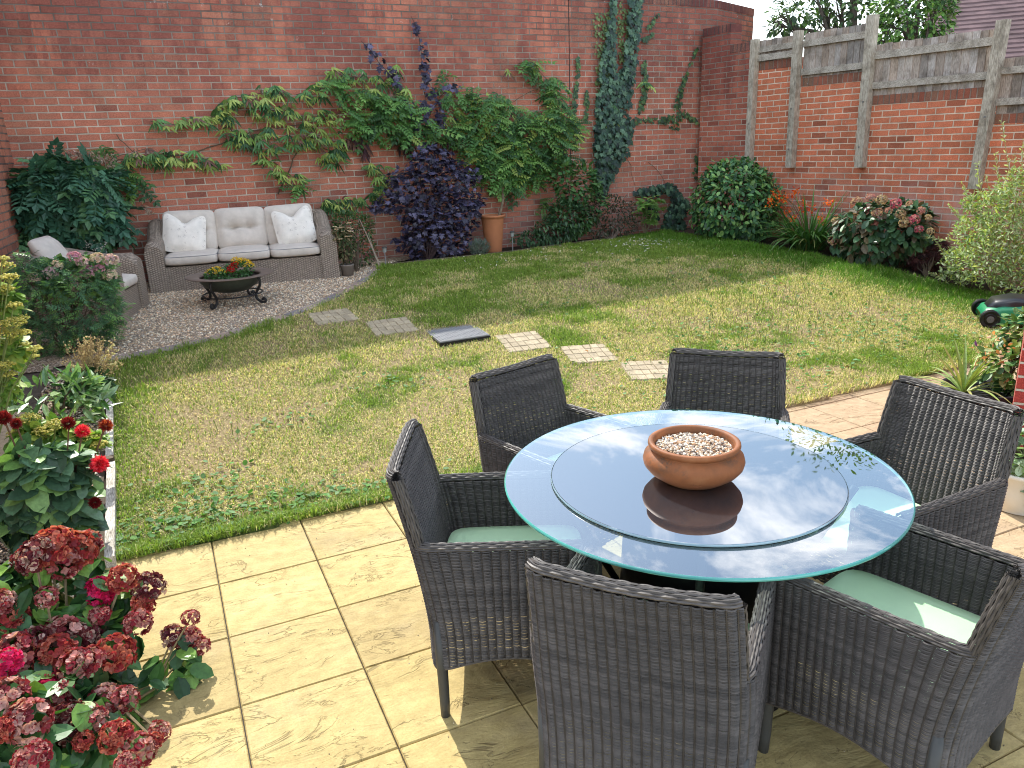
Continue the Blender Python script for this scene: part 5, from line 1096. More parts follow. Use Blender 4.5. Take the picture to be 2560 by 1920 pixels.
shrub('brown_tinged_shrub', 'thin shrub with brown and grey tinged leaves below the ivy column', 'shrub', tuple(G(1320, 520)), W_blobs([(1320, 460, 50, 40), (1340, 490, 40, 25), (1300, 490, 40, 28)], .38, .7), 1500, T_leaf(.22, .2), .055, [(.09, .08, .06), (.05, .075, .04), (.035, .06, .03), (.16, .14, .11)], LEAFM, down=.2, scol=(.2, .15, .12))
def fatsia():
    b = G(1393, 508); t = empty('fatsia', tuple(b), 'young plant with bright green hand shaped leaves on thin stems near the wall corner', 'plant'); g = Geo(); n = 34
    c = W(1396, 450, .4); P = c+np.stack([rng.uniform(-.2, .2, n), rng.uniform(-.15, .15, n), rng.uniform(-.22, .17, n)], 1); d = unit(np.stack([rng.normal(0, 1, n), -abs(rng.normal(0, .8, n)), rng.uniform(-.3, .5, n)], 1)); TT = T_palm(8, .13, 2.1)
    g.inst(TT[0], TT[1], P, frames(d, np.array([0, -.5, 1.])+rv(n)*.2, rng.uniform(.10, .15, n)), colmix([(.15, .30, .06), (.22, .38, .08), (.10, .22, .05)], n)); g.build('foliage', LEAFG, t); h = Geo(); stems(h, b, P[:9], .007, (.30, .26, .16)); h.build('stem', BARK, t)
fatsia()

# ================================================================== SIDE BORDER (right)
def P3blobs(items, off, dep=.75):
    out = []
    for it in items:
        x, y, rx, ry = it[:4]; f = off+(it[4] if len(it) > 4 else 0); c = W3(x, y, f); a = W3(x+rx, y, f); b = W3(x, y-ry, f); s1 = np.linalg.norm(a-c); s2 = np.linalg.norm(b-c)
        # facing blobs: keep their seen width, not the stretched one along the wall
        ww = rx*DS/F_PX*np.linalg.norm(c-CAM); out.append((c, (ww*1.0, ww*1.0*dep, s2)))
    return out
rb = empty  # shorthand
shrub('round_shrub', 'large clipped round green shrub at the far corner of the lawn', 'shrub', tuple(G(1590, 515)), P3blobs([(1588, 440, 95, 88), (1570, 470, 75, 60), (1620, 470, 60, 60), (1585, 400, 75, 60)], .62, .85), 5200, T_oval(.27, .15), .078, [(.06, .17, .06), (.10, .24, .075), (.035, .10, .04), (.20, .36, .10)], LEAFG, out=.45, down=.35, inner=.72, nst=20, tilt=.9)
def crocosmia():
    b = W3(1745, 535, .55); b[2] = grd(b[1]); t = empty('crocosmia', tuple(b), 'strap leaved plant with arching stems of orange red flowers beside the round shrub', 'flowers')
    g = Geo(); TT = T_strap(7, .022, 1.5); TT2 = T_strap(6, .02, .35); n = 230; a = rng.random(n)*2*PI; P = b+np.stack([.20*np.cos(a)*rng.random(n), .25*np.sin(a)*rng.random(n), 0*a], 1); d = unit(np.stack([np.cos(a)*.5, np.sin(a)*.5, 0*a+.8], 1)+rv(n)*.2)
    up = -np.stack([np.cos(a), np.sin(a), 0*a-.35], 1); L = rng.uniform(.5, .95, n); k = rng.random(n) < .8; cols = colmix([(.06, .16, .04), (.10, .23, .05), (.045, .11, .03), (.20, .22, .07)], n, .2, [.35, .35, .2, .1])
    g.inst(TT[0], TT[1], P[k], frames(d[k], up[k], L[k]), cols[k]); g.inst(TT2[0], TT2[1], P[~k], frames(d[~k], up[~k], L[~k]*1.05), cols[~k]); g.build('foliage', LEAF, t)
    for (x, y) in ((1690, 430), (1700, 455), (1675, 420), (1715, 470), (1755, 455), (1720, 415), (1665, 437), (1775, 475), (1790, 440), (1735, 448), (1705, 425)):
        tip = W3(x, y, .75); g = Geo(); mid = (b+tip)/2+np.array([0, 0, .22]); pts = [b, b*.5+mid*.5+[0, 0, .08], mid, mid*.4+tip*.6+[0, 0, .04], tip]; g.tube(np.array(pts), [.005, .005, .004, .003, .002], 5, (.16, .12, .04)); q = g.build('flower_stem', BARK, t)
        g = Geo(); m = 34; p = tip+rng.normal(0, .032, (m, 3)); tt = T_leaf(.26, .3); g.inst(tt[0], tt[1], p, frames(rv(m)+np.array([0, 0, .3]), rv(m), rng.uniform(.025, .045, m)), colmix([(.85, .13, .015), (.95, .24, .02), (.60, .05, .01)], m, .15)); g.build('flower', PETAL).parent = q
crocosmia()
def floret(n, r, cols, flat=.75, sz=.3, cover=.2):
    """domed head of four-petalled florets, centre at origin, outward up"""
    g = Geo(); d = rv(n*3); d = d[d[:, 2] > -cover][:n]; n = len(d); P = d*np.array([1, 1, flat])*r*rng.uniform(.86, 1.06, (n, 1)); c = colmix(cols, n, .22)
    x = unit(np.cross(d, rv(n))); y = np.cross(d, x); pet = np.array([[0, 0, 0], [-.46, .42, .12], [0, .45, .0], [.46, .42, .12], [-.36, .85, .2], [.36, .85, .2], [0, 1.0, .12]]); F = [(0, 2, 1), (0, 3, 2), (1, 2, 6, 4), (2, 3, 5, 6)]
    for k in range(4):
        a = k*PI/2; dd = x*math.cos(a)+y*math.sin(a); M_ = frames(unit(dd+d*rng.uniform(.0, .7, (n, 1))), d, r*sz*rng.uniform(.75, 1.2, n)); g.inst(pet, F, P, M_, c*rng.uniform(.8, 1.2, (n, 1)))
    return g
def heads(parent, meshes, spots, name='flower_head'):
    """copies of head meshes as children; spots (p, r scale, axis)"""
    for i, (p, s, ax) in enumerate(spots):
        o = meshes[i % len(meshes)].copy(); o.name = name; COL.objects.link(o); q = Vector(ax).to_track_quat('Z', 'Y').to_matrix().to_4x4(); o.parent = parent
        o.matrix_world = Matrix.Translation(Vector(p))@q@Matrix.Rotation(rng.random()*6.28, 4, 'Z')@Matrix.Scale(s, 4)
        o.matrix_local = Matrix.Translation(-Vector(parent.location))@o.matrix_world if False else o.matrix_local
def headset(kinds, mat=None):
    out = []
    for k in kinds:
        o = floret(**k).build('flower_head', mat or PETAL); COL.objects.unlink(o); out.append(o)
    return out
def put_heads(parent, hs, spots):
    for i, (p, s, ax) in enumerate(spots):
        o = hs[i % len(hs)].copy(); COL.objects.link(o); o.parent = parent; q = Vector(ax).to_track_quat('Z', 'Y').to_matrix().to_4x4()
        o.matrix_local = Matrix.Translation(Vector(p)-parent.location)@q@Matrix.Rotation(rng.random()*6.28, 4, 'Z')@Matrix.Scale(s, 4)
bl = P3blobs([(1905, 490, 95, 62), (1850, 510, 60, 50), (1960, 500, 60, 60), (1905, 535, 80, 42)], .55, .7)
hyd2 = shrub('pink_hydrangea', 'rounded hydrangea with faded pink and cream heads in front of the side wall', 'hydrangea', tuple(G(1900, 572)), bl, 1900, T_oval(.30, .2), .105, [(.045, .11, .05), (.07, .16, .07), (.03, .075, .04), (.12, .10, .06)], LEAFG, down=.45, out=.7, inner=.75, nst=16)
hs = headset([dict(n=60, r=.07, cols=c) for c in ([(.50, .32, .22), (.40, .20, .18), (.60, .46, .30)], [(.52, .24, .22), (.56, .36, .28)], [(.56, .46, .28), (.40, .27, .18)], [(.55, .12, .20), (.56, .26, .26)])])
sp = []
for (x, y) in ((1850, 435), (1880, 428), (1905, 432), (1935, 440), (1965, 440), (1990, 455), (2005, 470), (1870, 455), (1895, 460), (1920, 455), (1945, 462), (1975, 475), (1845, 470), (1835, 490), (1805, 478), (1815, 500), (1865, 485), (1890, 480), (2010, 500), (1985, 495), (1800, 520), (1880, 555), (1955, 480)): sp.append((W3(x, y, .85+.1*rng.random()), rng.uniform(.5, .85), (rng.normal(-.5, .3), rng.normal(-.5, .3), .9)))
put_heads(hyd2, hs, sp)
shrub('red_acer', 'small dark red leaved maple low between the hydrangea and the pale willow', 'shrub', tuple(G(2000, 600)), P3blobs([(2000, 560, 40, 32), (2025, 545, 25, 30)], .35, .8), 700, T_palm(7, .07, 1.8), .06, [(.09, .04, .045), (.13, .05, .05), (.06, .035, .04)], LEAFM, down=.4, stem=True)
def willow():
    b = W3(2150, 625, .55); b[2] = grd(b[1]); bl = P3blobs([(2140, 560, 90, 62), (2075, 575, 45, 45), (2180, 500, 60, 70), (2200, 590, 50, 60), (2110, 500, 50, 40), (2150, 450, 35, 50), (2195, 420, 35, 60), (2100, 440, 25, 25)], .60, .7)
    cols = [(.42, .50, .26), (.30, .40, .17), (.55, .60, .38), (.20, .30, .11), (.45, .50, .12)]
    t = shrub('variegated_willow', 'tall airy shrub with pale cream and green narrow leaves against the side wall', 'shrub', tuple(b), bl, 7000, T_leaf(.19, .05), .05, cols, LEAFM, down=-.2, out=.5, rnd=.8, inner=.35, nst=40, scol=(.30, .24, .12), sr=.006)
    g = Geo(); h = Geo()
    for (x0, y0, x1, y1) in ((2185, 420, 2163, 262), (2180, 430, 2195, 330), (2150, 440, 2128, 380), (2100, 450, 2078, 395), (2060, 520, 1985, 510), (2050, 560, 2020, 520), (2205, 400, 2210, 300), (2120, 430, 2110, 350), (2160, 430, 2150, 330), (2080, 480, 2048, 440), (2040, 600, 2008, 590)):
        a = W3(x0, y0, .6); c = W3(x1, y1, .65); m = 46; t_ = rng.random(m); sg = rng.choice([-1, 1], m); P = a+(c-a)*t_[:, None]+rv(m)*.01; d = unit(unit(c-a)*.7+rv(m)*.75); TT = T_leaf(.17, .05)
        g.inst(TT[0], TT[1], P, frames(d, rv(m), .052*(1.1-.5*t_)), colmix([(.50, .56, .20), (.42, .50, .24), (.58, .62, .38)], m, .2)); h.tube(np.array([a, (a+c)/2+rv(1)[0]*.01, c]), [.005, .004, .002], 5, (.35, .28, .12), cap=False)
    g.build('shoot_foliage', LEAFM, t); h.build('shoot', BARK, t)
willow()
shrub('ground_cover', 'low ground cover leaves at the foot of the pale willow', 'plant', tuple(G(2100, 640)), [((7.55, 5.75, .17), (.18, .45, .06)), ((7.78, 5.2, .12), (.15, .5, .07))], 420, T_oval(.35, .1), .045, [(.05, .14, .04), (.08, .20, .05)], stem=False, upbias=.4) if False else None

# ---- lawnmower
def mower():
    a = G(2134, 709); b = G(2119, 688); ax = unit(b-a); fw = np.array([ax[1], -ax[0], 0]); fw = fw if fw@np.array([1, 0, 0]) > 0 else -fw; z = float(grd(a[1]))+.01; o = np.array([a[0], a[1], z]); t = empty('lawn_mower', tuple(o), 'green and black electric lawn mower parked at the right edge of the lawn', 'mower')
    wd = .36; R = np.stack([fw, ax, [0, 0, 1.]], 1)
    def loc(x, y, zz): return o+fw*x+ax*y+np.array([0, 0, zz])
    def hull(sec, col, nm, mat):
        g = Geo(); m = 12; V = []
        for x, hw, z0, z1, pw in sec:
            for k in range(m+1): th = PI*k/m; cy = math.cos(th); sy = math.sin(th); V.append(loc(x, wd/2+hw*np.sign(cy)*abs(cy)**pw, z0+(z1-z0)*abs(sy)**pw))
        F = [(i*(m+1)+j, i*(m+1)+j+1, (i+1)*(m+1)+j+1, (i+1)*(m+1)+j) for i in range(len(sec)-1) for j in range(m)]+[tuple(range(m+1)), tuple(range((len(sec)-1)*(m+1), len(sec)*(m+1)))[::-1]]
        g.add(V, F, col); g.build(nm, mat, t, smooth=True)
    PLs = attrmat('glossy_plastic', .3, 10, .08, .05, 60, .5)
    hull([(-.06, .12, .06, .11, .5), (-.02, .17, .05, .16, .5), (.10, .19, .045, .20, .5), (.30, .20, .045, .22, .5), (.45, .20, .05, .20, .5)], (.01, .22, .09), 'deck', PLs)
    hull([(-.01, .08, .14, .17, .6), (.05, .13, .17, .235, .6), (.2, .15, .19, .265, .6), (.35, .15, .19, .26, .6), (.45, .13, .17, .22, .6)], (.018, .019, .022), 'motor_cover', PLs)
    for x, y, r in ((0, -.02, .085), (0, wd+.02, .085), (.42, -.02, .095), (.42, wd+.02, .095)):
        c = loc(x, y, r); g = Geo(); V = []; k = 24
        prof = [(.01, -.026), (r*.55, -.024), (r*.62, -.018), (r*.9, -.026), (r, -.018), (r, .018), (r*.9, .026), (.01, .02)]
        for q, w_ in prof:
            for j in range(k): th = 2*PI*j/k; V.append(c+fw*q*math.cos(th)+np.array([0, 0, 1])*q*math.sin(th)+ax*w_)
        F = [(i*k+j, i*k+(j+1) % k, (i+1)*k+(j+1) % k, (i+1)*k+j) for i in range(len(prof)-1) for j in range(k)]; g.add(V, F, (.02, .02, .02)); w_o = g.build('wheel', DARKM, t)
        g = Geo(); V = []
        for q, w_ in ((.003, -.031), (r*.35, -.030), (r*.38, -.024)):
            for j in range(k): th = 2*PI*j/k; V.append(c+fw*q*math.cos(th)+np.array([0, 0, 1])*q*math.sin(th)+ax*w_)
        g.add(V, [(i*k+j, i*k+(j+1) % k, (i+1)*k+(j+1) % k, (i+1)*k+j) for i in range(2) for j in range(k)], (.12, .12, .12)); h = g.build('hub', PLAIN); h.parent = w_o
    g = Geo(); g.tube([loc(.40, .02, .2), loc(.62, .02, .55), loc(.80, .03, .95), loc(.80, wd-.03, .95), loc(.62, wd-.02, .55), loc(.40, wd-.02, .2)], .011, 8, (.03, .03, .03)); g.build('handle', DARKM, t, smooth=True)
mower()

# ---- pots at the right edge of the paving
def yucca():
    b = atz(2085, 850, .2); b[2] = 0; t = empty('trough_planter', tuple(b), 'low brown planter with black liner by the house corner', 'planter')
    g = Geo(); g.lathe([(.0005, .0), (.20, .0), (.24, .17), (.25, .175), (.25, .20), (.0005, .185)], b+np.array([.1, -.05, 0]), 36, (.28, .12, .06)); g.build('planter', TCM, t, smooth=True)
    g = Geo(); g.lathe([(.235, .195), (.25, .25), (.225, .25), (.21, .2), (.0005, .2)], b+np.array([.1, -.05, 0]), 36, (.02, .02, .025)); g.build('liner', PLAIN, t, smooth=True)
    c = b+np.array([-.02, .0, .2]); y = empty('yucca', tuple(c), 'spiky yellow green yucca in the brown planter', 'plant'); g = Geo()
    for T_, n, L0, L1, el in ((T_strap(6, .035, .5), 16, .30, .44, .95), (T_strap(6, .032, 1.1), 16, .34, .50, .55)):
        a = np.linspace(0, 2*PI, n, endpoint=False)+rng.normal(0, .15, n); d = unit(np.stack([np.cos(a)*(1-el*.6), np.sin(a)*(1-el*.6), 0*a+el], 1)); up = -np.stack([np.cos(a), np.sin(a), 0*a], 1)+np.array([0, 0, .3]); g.inst(T_[0], T_[1], np.tile(c, (n, 1)), frames(d, up, rng.uniform(L0, L1, n)), colmix([(.28, .38, .10), (.20, .30, .09), (.45, .46, .16)], n, .15))
    g.build('foliage', LEAFG, y)
    c = b+np.array([.25, -.08, .25]); k = shrub('mixed_bedding', 'trailing leafy plant with a few orange dry flowers beside the yucca', 'plant', tuple(c), [(c+np.array([0, 0, .12]), (.20, .18, .16)), (c+np.array([.22, .1, .28]), (.15, .14, .18)), (c+np.array([.05, -.12, -.02]), (.16, .1, .14))], 620, T_oval(.3, .15), .065, [(.10, .22, .06), (.22, .36, .10), (.06, .15, .05), (.38, .46, .18)], LEAFG, down=.2)
    g = Geo(); n = 70; P = c+np.array([-.12, .02, .22])+rng.normal(0, .07, (n, 3)); tt = T_leaf(.3, .2); g.inst(tt[0], tt[1], P, frames(rv(n), rv(n), rng.uniform(.02, .045, n)), colmix([(.60, .30, .13), (.45, .20, .09), (.70, .48, .30), (.15, .06, .25)], n, .15, [.4, .3, .25, .05])); tag(g.build('dry_flowers', PETAL, k), kind='stuff')
yucca()
def creampot():
    b = np.array([3.70, 2.36, 0.]); t = empty('cream_pot', tuple(b), 'rounded cream plastic pot standing behind the right chair', 'pot'); g = Geo()
    g.lathe([(.0005, .0), (.105, .0), (.118, .006), (.115, .02), (.122, .024), (.145, .12), (.158, .20), (.166, .205), (.168, .225), (.155, .225), (.148, .2), (.0005, .195)], b, 48, (.74, .68, .58)); g.build('pot', attrmat('cream_plastic', .5, 8, .1, .06, 60, .4), t, smooth=True)
    c = b+np.array([0, 0, .24]); shrub('grey_leaf_plant', 'grey green trailing plant with rounded leaves in the cream pot', 'plant', tuple(c), [(c+np.array([0, 0, .07]), (.18, .17, .12)), (c+np.array([.02, .02, .17]), (.14, .12, .08)), (c+np.array([-.06, -.13, -.07]), (.07, .06, .10))], 620, T_oval(.42, .1), .042, [(.26, .34, .24), (.36, .44, .32), (.18, .27, .15), (.28, .40, .16)], LEAFM, down=.2)
creampot()

# ================================================================== LEFT BORDER
def bedshrub(*a, **k): return shrub(*a, **k)
def Yb(items, Y, dep=.75):
    out = []
    for it in items:
        x, y, rx, ry = it[:4]; YY = Y-(it[4] if len(it) > 4 else 0); c = atY(x, y, YY); s1 = rx*DS/F_PX*np.linalg.norm(c-CAM); s2 = ry*DS/F_PX*np.linalg.norm(c-CAM); out.append((c, (s1, s1*dep if s1 < s2*2 else s2, s2)))
    return out
# artemisia-like shrub
b = G(150, 770)
shrub('feathery_shrub', 'feathery mid green shrub in the left border in front of the armchair', 'shrub', tuple(b), Yb([(150, 660, 95, 80), (90, 640, 60, 65), (210, 665, 45, 70), (130, 720, 70, 60), (60, 600, 30, 45), (170, 600, 60, 35), (210, 730, 40, 45)], 7.15, .6), 2300, T_pinnate(5, .30, .045, .15, ang=42), .10, [(.075, .18, .085), (.11, .25, .10), (.20, .38, .11), (.045, .11, .055)], LEAF, down=-.15, out=.6, rnd=.7, inner=.5, nst=26)
bl = Yb([(165, 610, 75, 45), (120, 590, 40, 30), (220, 600, 28, 30)], 7.35, .6)
hp = shrub('pale_hydrangea', 'hydrangea with pale pink and cream heads rising out of the feathery shrub', 'hydrangea', tuple(atY(150, 700, 7.35)), bl, 330, T_oval(.3, .2), .10, [(.12, .22, .06), (.18, .30, .08), (.06, .14, .05)], LEAF, down=.1, nst=10)
hs = headset([dict(n=60, r=.075, cols=c) for c in ([(.62, .36, .44), (.55, .26, .38)], [(.62, .55, .42), (.66, .50, .44)], [(.60, .42, .46), (.66, .58, .48)])])
put_heads(hp, hs, [(atY(x, y, 7.1), s_*.72, (rng.normal(0, .3), -.5, 1)) for x, y, s_ in ((160, 555, .85), (210, 558, .9), (240, 562, 1.), (190, 588, 1.05), (238, 595, .95), (108, 590, 1.0), (155, 605, .8), (125, 572, .7), (178, 566, .8), (215, 580, .7), (75, 600, .8), (165, 620, .7))])
# dried seed heads
def dried():
    b = G(195, 868); t = empty('dried_seed_plant', tuple(b), 'clump of straw coloured dried seed spikes at the end of the timber edging', 'plant'); g = Geo(); h = Geo()
    for i in range(70):
        a = rng.random()*2*PI; r = abs(rng.normal(0, .14)); c = atY(193, 762, 6.12)+np.array([r*math.cos(a), r*math.sin(a)*.7, rng.uniform(-.04, .14)-r*.3]); s0 = b+np.array([(c-b)[0]*.3, (c-b)[1]*.3, .12]); h.tube(np.array([s0, (s0+c)/2+rv(1)[0]*.01, c]), [.003, .0025, .0015], 4, (.36, .27, .13), cap=False)
        m = 16; P = s0+(c-s0)*rng.uniform(.45, 1.03, (m, 1))+rv(m)*.012; pebbles(g, P[:, 0], P[:, 1], P[:, 2], np.full(m, .0055), [(.62, .46, .24), (.50, .36, .19), (.74, .60, .36)], .9)
    for (x, y) in ((255, 755), (262, 782), (245, 745), (150, 790)):
        c = atY(x, y, 6.0); s0 = atY(200, 800, 6.1); h.tube(np.array([s0, c]), [.003, .0015], 4, (.36, .27, .13), cap=False); m = 40; P = s0+(c-s0)*rng.uniform(.3, 1.0, (m, 1))+rv(m)*.008; pebbles(g, P[:, 0], P[:, 1], P[:, 2], np.full(m, .006), [(.66, .55, .28), (.74, .66, .36)], .9)
    g.build('seed_heads', LEAFM, t); h.build('stem', BARK, t); g = Geo(); bush(g, Yb([(190, 835, 45, 35), (220, 865, 25, 30), (160, 850, 35, 30)], 6.05, .7), 420, T_oval(.3, .15), .075, [(.05, .12, .05), (.08, .18, .06)], down=.2); g.build('foliage', LEAF, t)
dried()
shrub('pale_leaf_shrub', 'shrub with whorls of long shiny leaves glaring pale in the sun, left border', 'shrub', tuple(G(120, 950)), Yb([(120, 850, 85, 45), (60, 880, 50, 35), (175, 870, 50, 45), (140, 900, 70, 40)], 5.5, .6), 330, T_leaf(.16, .12), .125, [(.22, .34, .16), (.34, .46, .22), (.14, .26, .10), (.10, .22, .05)], leafmat('leaf_shiny', .25, .2, .8), down=-.1, out=.75, rnd=.55, nst=16)
# yellow umbels
def umbels(name, label, spots, base, Y, leafblobs=None):
    t = empty(name, tuple(base), label, 'flowers'); h = Geo()
    if leafblobs: g = Geo(); bush(g, leafblobs, 420, T_oval(.32, .2), .075, [(.22, .36, .06), (.35, .45, .08), (.14, .26, .05)], down=.3); g.build('foliage', LEAF, t)
    for x, y, r in spots:
        c = atY(x, y, Y+rng.normal(0, .06)); R = r*DS/F_PX*np.linalg.norm(c-CAM); g = Geo(); n = int(120*(r/25)**1.3)+30; a = rng.random(n)*2*PI; q = np.sqrt(rng.random(n)); P = c+np.stack([R*q*np.cos(a), R*q*np.sin(a)*.8, R*.35*(1-q**2)+rng.normal(0, R*.07, n)], 1)
        pebbles(g, P[:, 0], P[:, 1], P[:, 2], np.full(n, .0062), [(.66, .60, .14), (.76, .70, .24), (.52, .50, .10)], .7); g.build('flower_head', PETAL, t)
        h.tube(np.array([np.array(base)+[0, 0, .05], (np.array(base)+c)/2+[0, 0, .1], c]), [.006, .005, .003], 5, (.20, .25, .08), cap=False)
        for k in range(0, n, 6): h.tube(np.array([c-[0, 0, R*.6], P[k]]), [.0015, .001], 3, (.35, .38, .1), cap=False)
    h.build('stem', BARK, t)
umbels('yellow_umbel_plant', 'tall plant with lime yellow umbel flowers at the left edge above the pale leaves', [(5, 575, 20), (20, 600, 18), (8, 625, 18), (5, 560, 12), (25, 700, 26), (15, 725, 30), (40, 690, 18), (50, 745, 14), (75, 755, 14), (72, 770, 10), (10, 790, 18), (20, 810, 14), (45, 720, 18), (30, 660, 14)], atY(-10, 1000, 5.1), 5.1, Yb([(10, 660, 30, 30), (15, 760, 40, 30), (5, 840, 25, 30), (20, 640, 20, 20)], 5.15, .6))
umbels('low_yellow_umbels', 'low lime yellow umbel flowers behind the red dahlias', [(60, 905, 22), (100, 930, 24), (70, 945, 26), (120, 915, 18), (150, 940, 22), (190, 945, 22), (215, 960, 16), (175, 965, 18), (40, 935, 20)], G(130, 1060), 4.65, Yb([(100, 940, 60, 25), (180, 960, 40, 22)], 4.7, .6))
# dahlias
def dahlia():
    b = G(110, 1165); t = shrub('dahlia', 'bushy dark leaved dahlia with red pompon flowers in the left border', 'dahlia', tuple(b), Yb([(90, 1060, 90, 65), (150, 1080, 55, 60), (60, 1010, 60, 45), (120, 1010, 70, 45), (40, 1110, 60, 60), (120, 1140, 70, 45), (165, 1130, 35, 35)], 4.0, .65), 900, T_oval(.34, .22), .112, [(.08, .16, .085), (.13, .24, .13), (.045, .095, .05), (.20, .34, .10)], LEAFG, down=.35, out=.7, rnd=.55, inner=.45, nst=18, scol=(.08, .07, .04))
    TT = T_leaf(.16, -.15, .08)
    for x, y, r, cc, ax in ((178, 932, 20, 0, (.3, -.5, .8)), (215, 1002, 24, 0, (.3, -.9, .3)), (147, 915, 20, 1, (0, -.4, 1)), (228, 920, 20, 2, (.5, -.3, .8)), (205, 1085, 17, 1, (0, -1, -.2)), (8, 905, 22, 1, (0, -.4, 1)), (35, 915, 15, 1, (.2, -.6, .6)), (170, 1020, 9, 1, (0, -.5, .5))):
        c = atY(x, y, 3.95+rng.normal(0, .05)); R = r*DS/F_PX*np.linalg.norm(c-CAM); ax = unit(np.array(ax, float)); g = Geo(); n = 130; u1 = unit(np.cross(ax, [0, .3, 1.])); u2 = np.cross(ax, u1); k = np.arange(n); ph = np.arccos(1-1.45*(k+.5)/n); th = k*2.39996
        d = ax*np.cos(ph)[:, None]+(u1*np.cos(th)[:, None]+u2*np.sin(th)[:, None])*np.sin(ph)[:, None]; cols = {0: [(.78, .035, .07), (.85, .10, .14), (.62, .02, .04)], 1: [(.16, .012, .015), (.25, .02, .02)], 2: [(.22, .02, .015), (.55, .12, .04), (.30, .03, .02)]}[cc]
        g.inst(TT[0], TT[1], c+d*R*.15, frames(d, np.tile(ax, (n, 1))+rv(n)*.1, R*.60*rng.uniform(.85, 1.1, n)), colmix(cols, n, .18)); g.build('flower_head', PETAL, t)
        h = Geo(); r0 = b+np.array([(c-b)[0]*.5, (c-b)[1]*.5, .25]); h.tube(np.array([r0, (r0+c)/2+[0.01, 0, .02], c-ax*R*.3]), [.005, .004, .004], 6, (.14, .08, .05), cap=False); h.build('flower_stem', BARK, t)
dahlia()
# big red hydrangea bottom left
def redhyd():
    b = np.array([-.72, 2.72, 0.]); YH = lambda y: float(np.interp(y, [1170, 1400, 1500, 1600, 1660], [3.08, 2.76, 2.58, 2.36, 2.22]))
    bl = []
    for it in [(90, 1290, 130, 75), (60, 1400, 130, 80), (60, 1510, 140, 80), (60, 1600, 130, 70), (190, 1400, 90, 70), (210, 1490, 70, 55), (230, 1300, 70, 35), (170, 1590, 90, 60), (0, 1290, 60, 60), (250, 1560, 50, 40)]: bl += Yb([it], YH(it[1])+.06, .8)
    t = empty('red_hydrangea', tuple(b), 'big hydrangea with crimson and dusty pink heads filling the bottom left corner', 'hydrangea'); g = Geo(); LM = [(.045, .12, .035), (.07, .17, .04), (.025, .07, .022), (.17, .30, .055)]
    P, Nn = bush(g, bl, 1700, T_oval(.31, .22, .06), .09, LM, down=.35, out=.65, rnd=.6, inner=.5)
    # the side shoot reaching over the paving
    tips = [atY(395, 1420, 2.74), atY(365, 1425, 2.76), atY(420, 1445, 2.72), atY(350, 1470, 2.70), atY(395, 1475, 2.72)]
    for c in tips: m = 9; g.inst(*T_oval(.31, .2, .06), c+rng.normal(0, .03, (m, 3)), frames(unit(rv(m)+np.array([0, -.2, -.5])), np.array([0, -.3, 1.])+rv(m)*.3, rng.uniform(.07, .10, m)), colmix(LM, m, .2))
    g.build('foliage', LEAFG, t)
    hd = [(110, 1185, 46), (165, 1190, 40), (75, 1200, 38), (190, 1175, 30), (140, 1215, 36), (55, 1210, 26), (265, 1250, 30), (322, 1268, 33), (215, 1278, 30), (310, 1305, 24), (20, 1330, 36), (298, 1345, 28), (30, 1415, 42), (75, 1390, 34), (130, 1380, 44), (175, 1370, 36), (120, 1415, 40), (15, 1430, 18), (250, 1410, 40), (165, 1440, 38), (195, 1425, 28), (85, 1485, 32), (18, 1430, 26), (60, 1560, 42), (150, 1560, 40), (15, 1510, 40), (8, 1575, 24), (230, 1515, 36), (270, 1510, 28), (205, 1555, 26), (250, 1590, 32), (300, 1620, 36), (345, 1580, 22), (335, 1600, 16), (70, 1640, 34), (275, 1650, 24), (412, 1335, 20), (375, 1375, 26), (405, 1380, 28), (432, 1395, 22), (215, 1330, 22), (5, 1300, 26), (100, 1290, 22), (130, 1500, 26), (180, 1600, 20)]
    pal = [[(.22, .018, .03), (.33, .035, .05), (.46, .20, .17)], [(.40, .12, .11), (.60, .34, .29), (.25, .03, .04)], [(.40, .06, .05), (.54, .17, .11), (.30, .03, .035)], [(.60, .012, .09), (.72, .03, .15), (.46, .01, .06)], [(.13, .02, .03), (.22, .05, .05), (.48, .32, .26)]]
    hs = headset([dict(n=85, r=.075, cols=p, sz=.33, flat=.62) for p in pal]+[dict(n=70, r=.075, cols=pal[0]+pal[1], sz=.30, flat=.6)]); pink = {22, 21, 8}
    h = Geo(); order = [0, 1, 2, 4, 5]
    for i, (x, y, r) in enumerate(hd):
        c = atY(x, y, 2.78 if x > 360 else YH(y)-.04-rng.random()*.10); R = r*DS/F_PX*np.linalg.norm(c-CAM); k = 3 if i in pink or (x, y) in ((275, 1650), (250, 1590)) and False else order[rng.integers(5)]
        ax = (rng.normal(0, .25)+(.2 if x > 200 else 0), -.55+rng.normal(0, .2), .9); put_heads(t, [hs[k]], [(c, R/.075*.80, ax)])
        if i in (36, 37, 38, 39): r0 = np.array(atY(330, 1490, 2.68)); h.tube(np.array([np.array(atY(250, 1540, 2.6)), r0, (r0+c)/2+[0, 0, .01], c]), [.006, .005, .004, .003], 6, (.22, .17, .08), cap=False)
        else: r0 = b+np.array([(c-b)[0]*.45, (c-b)[1]*.3, .1]); h.tube(np.array([b, r0, (r0+c)/2+[.01, 0, .03], c]), [.008, .006, .005, .004], 5, (.20, .15, .08), cap=False)
    h.build('stem', BARK, t)
redhyd()

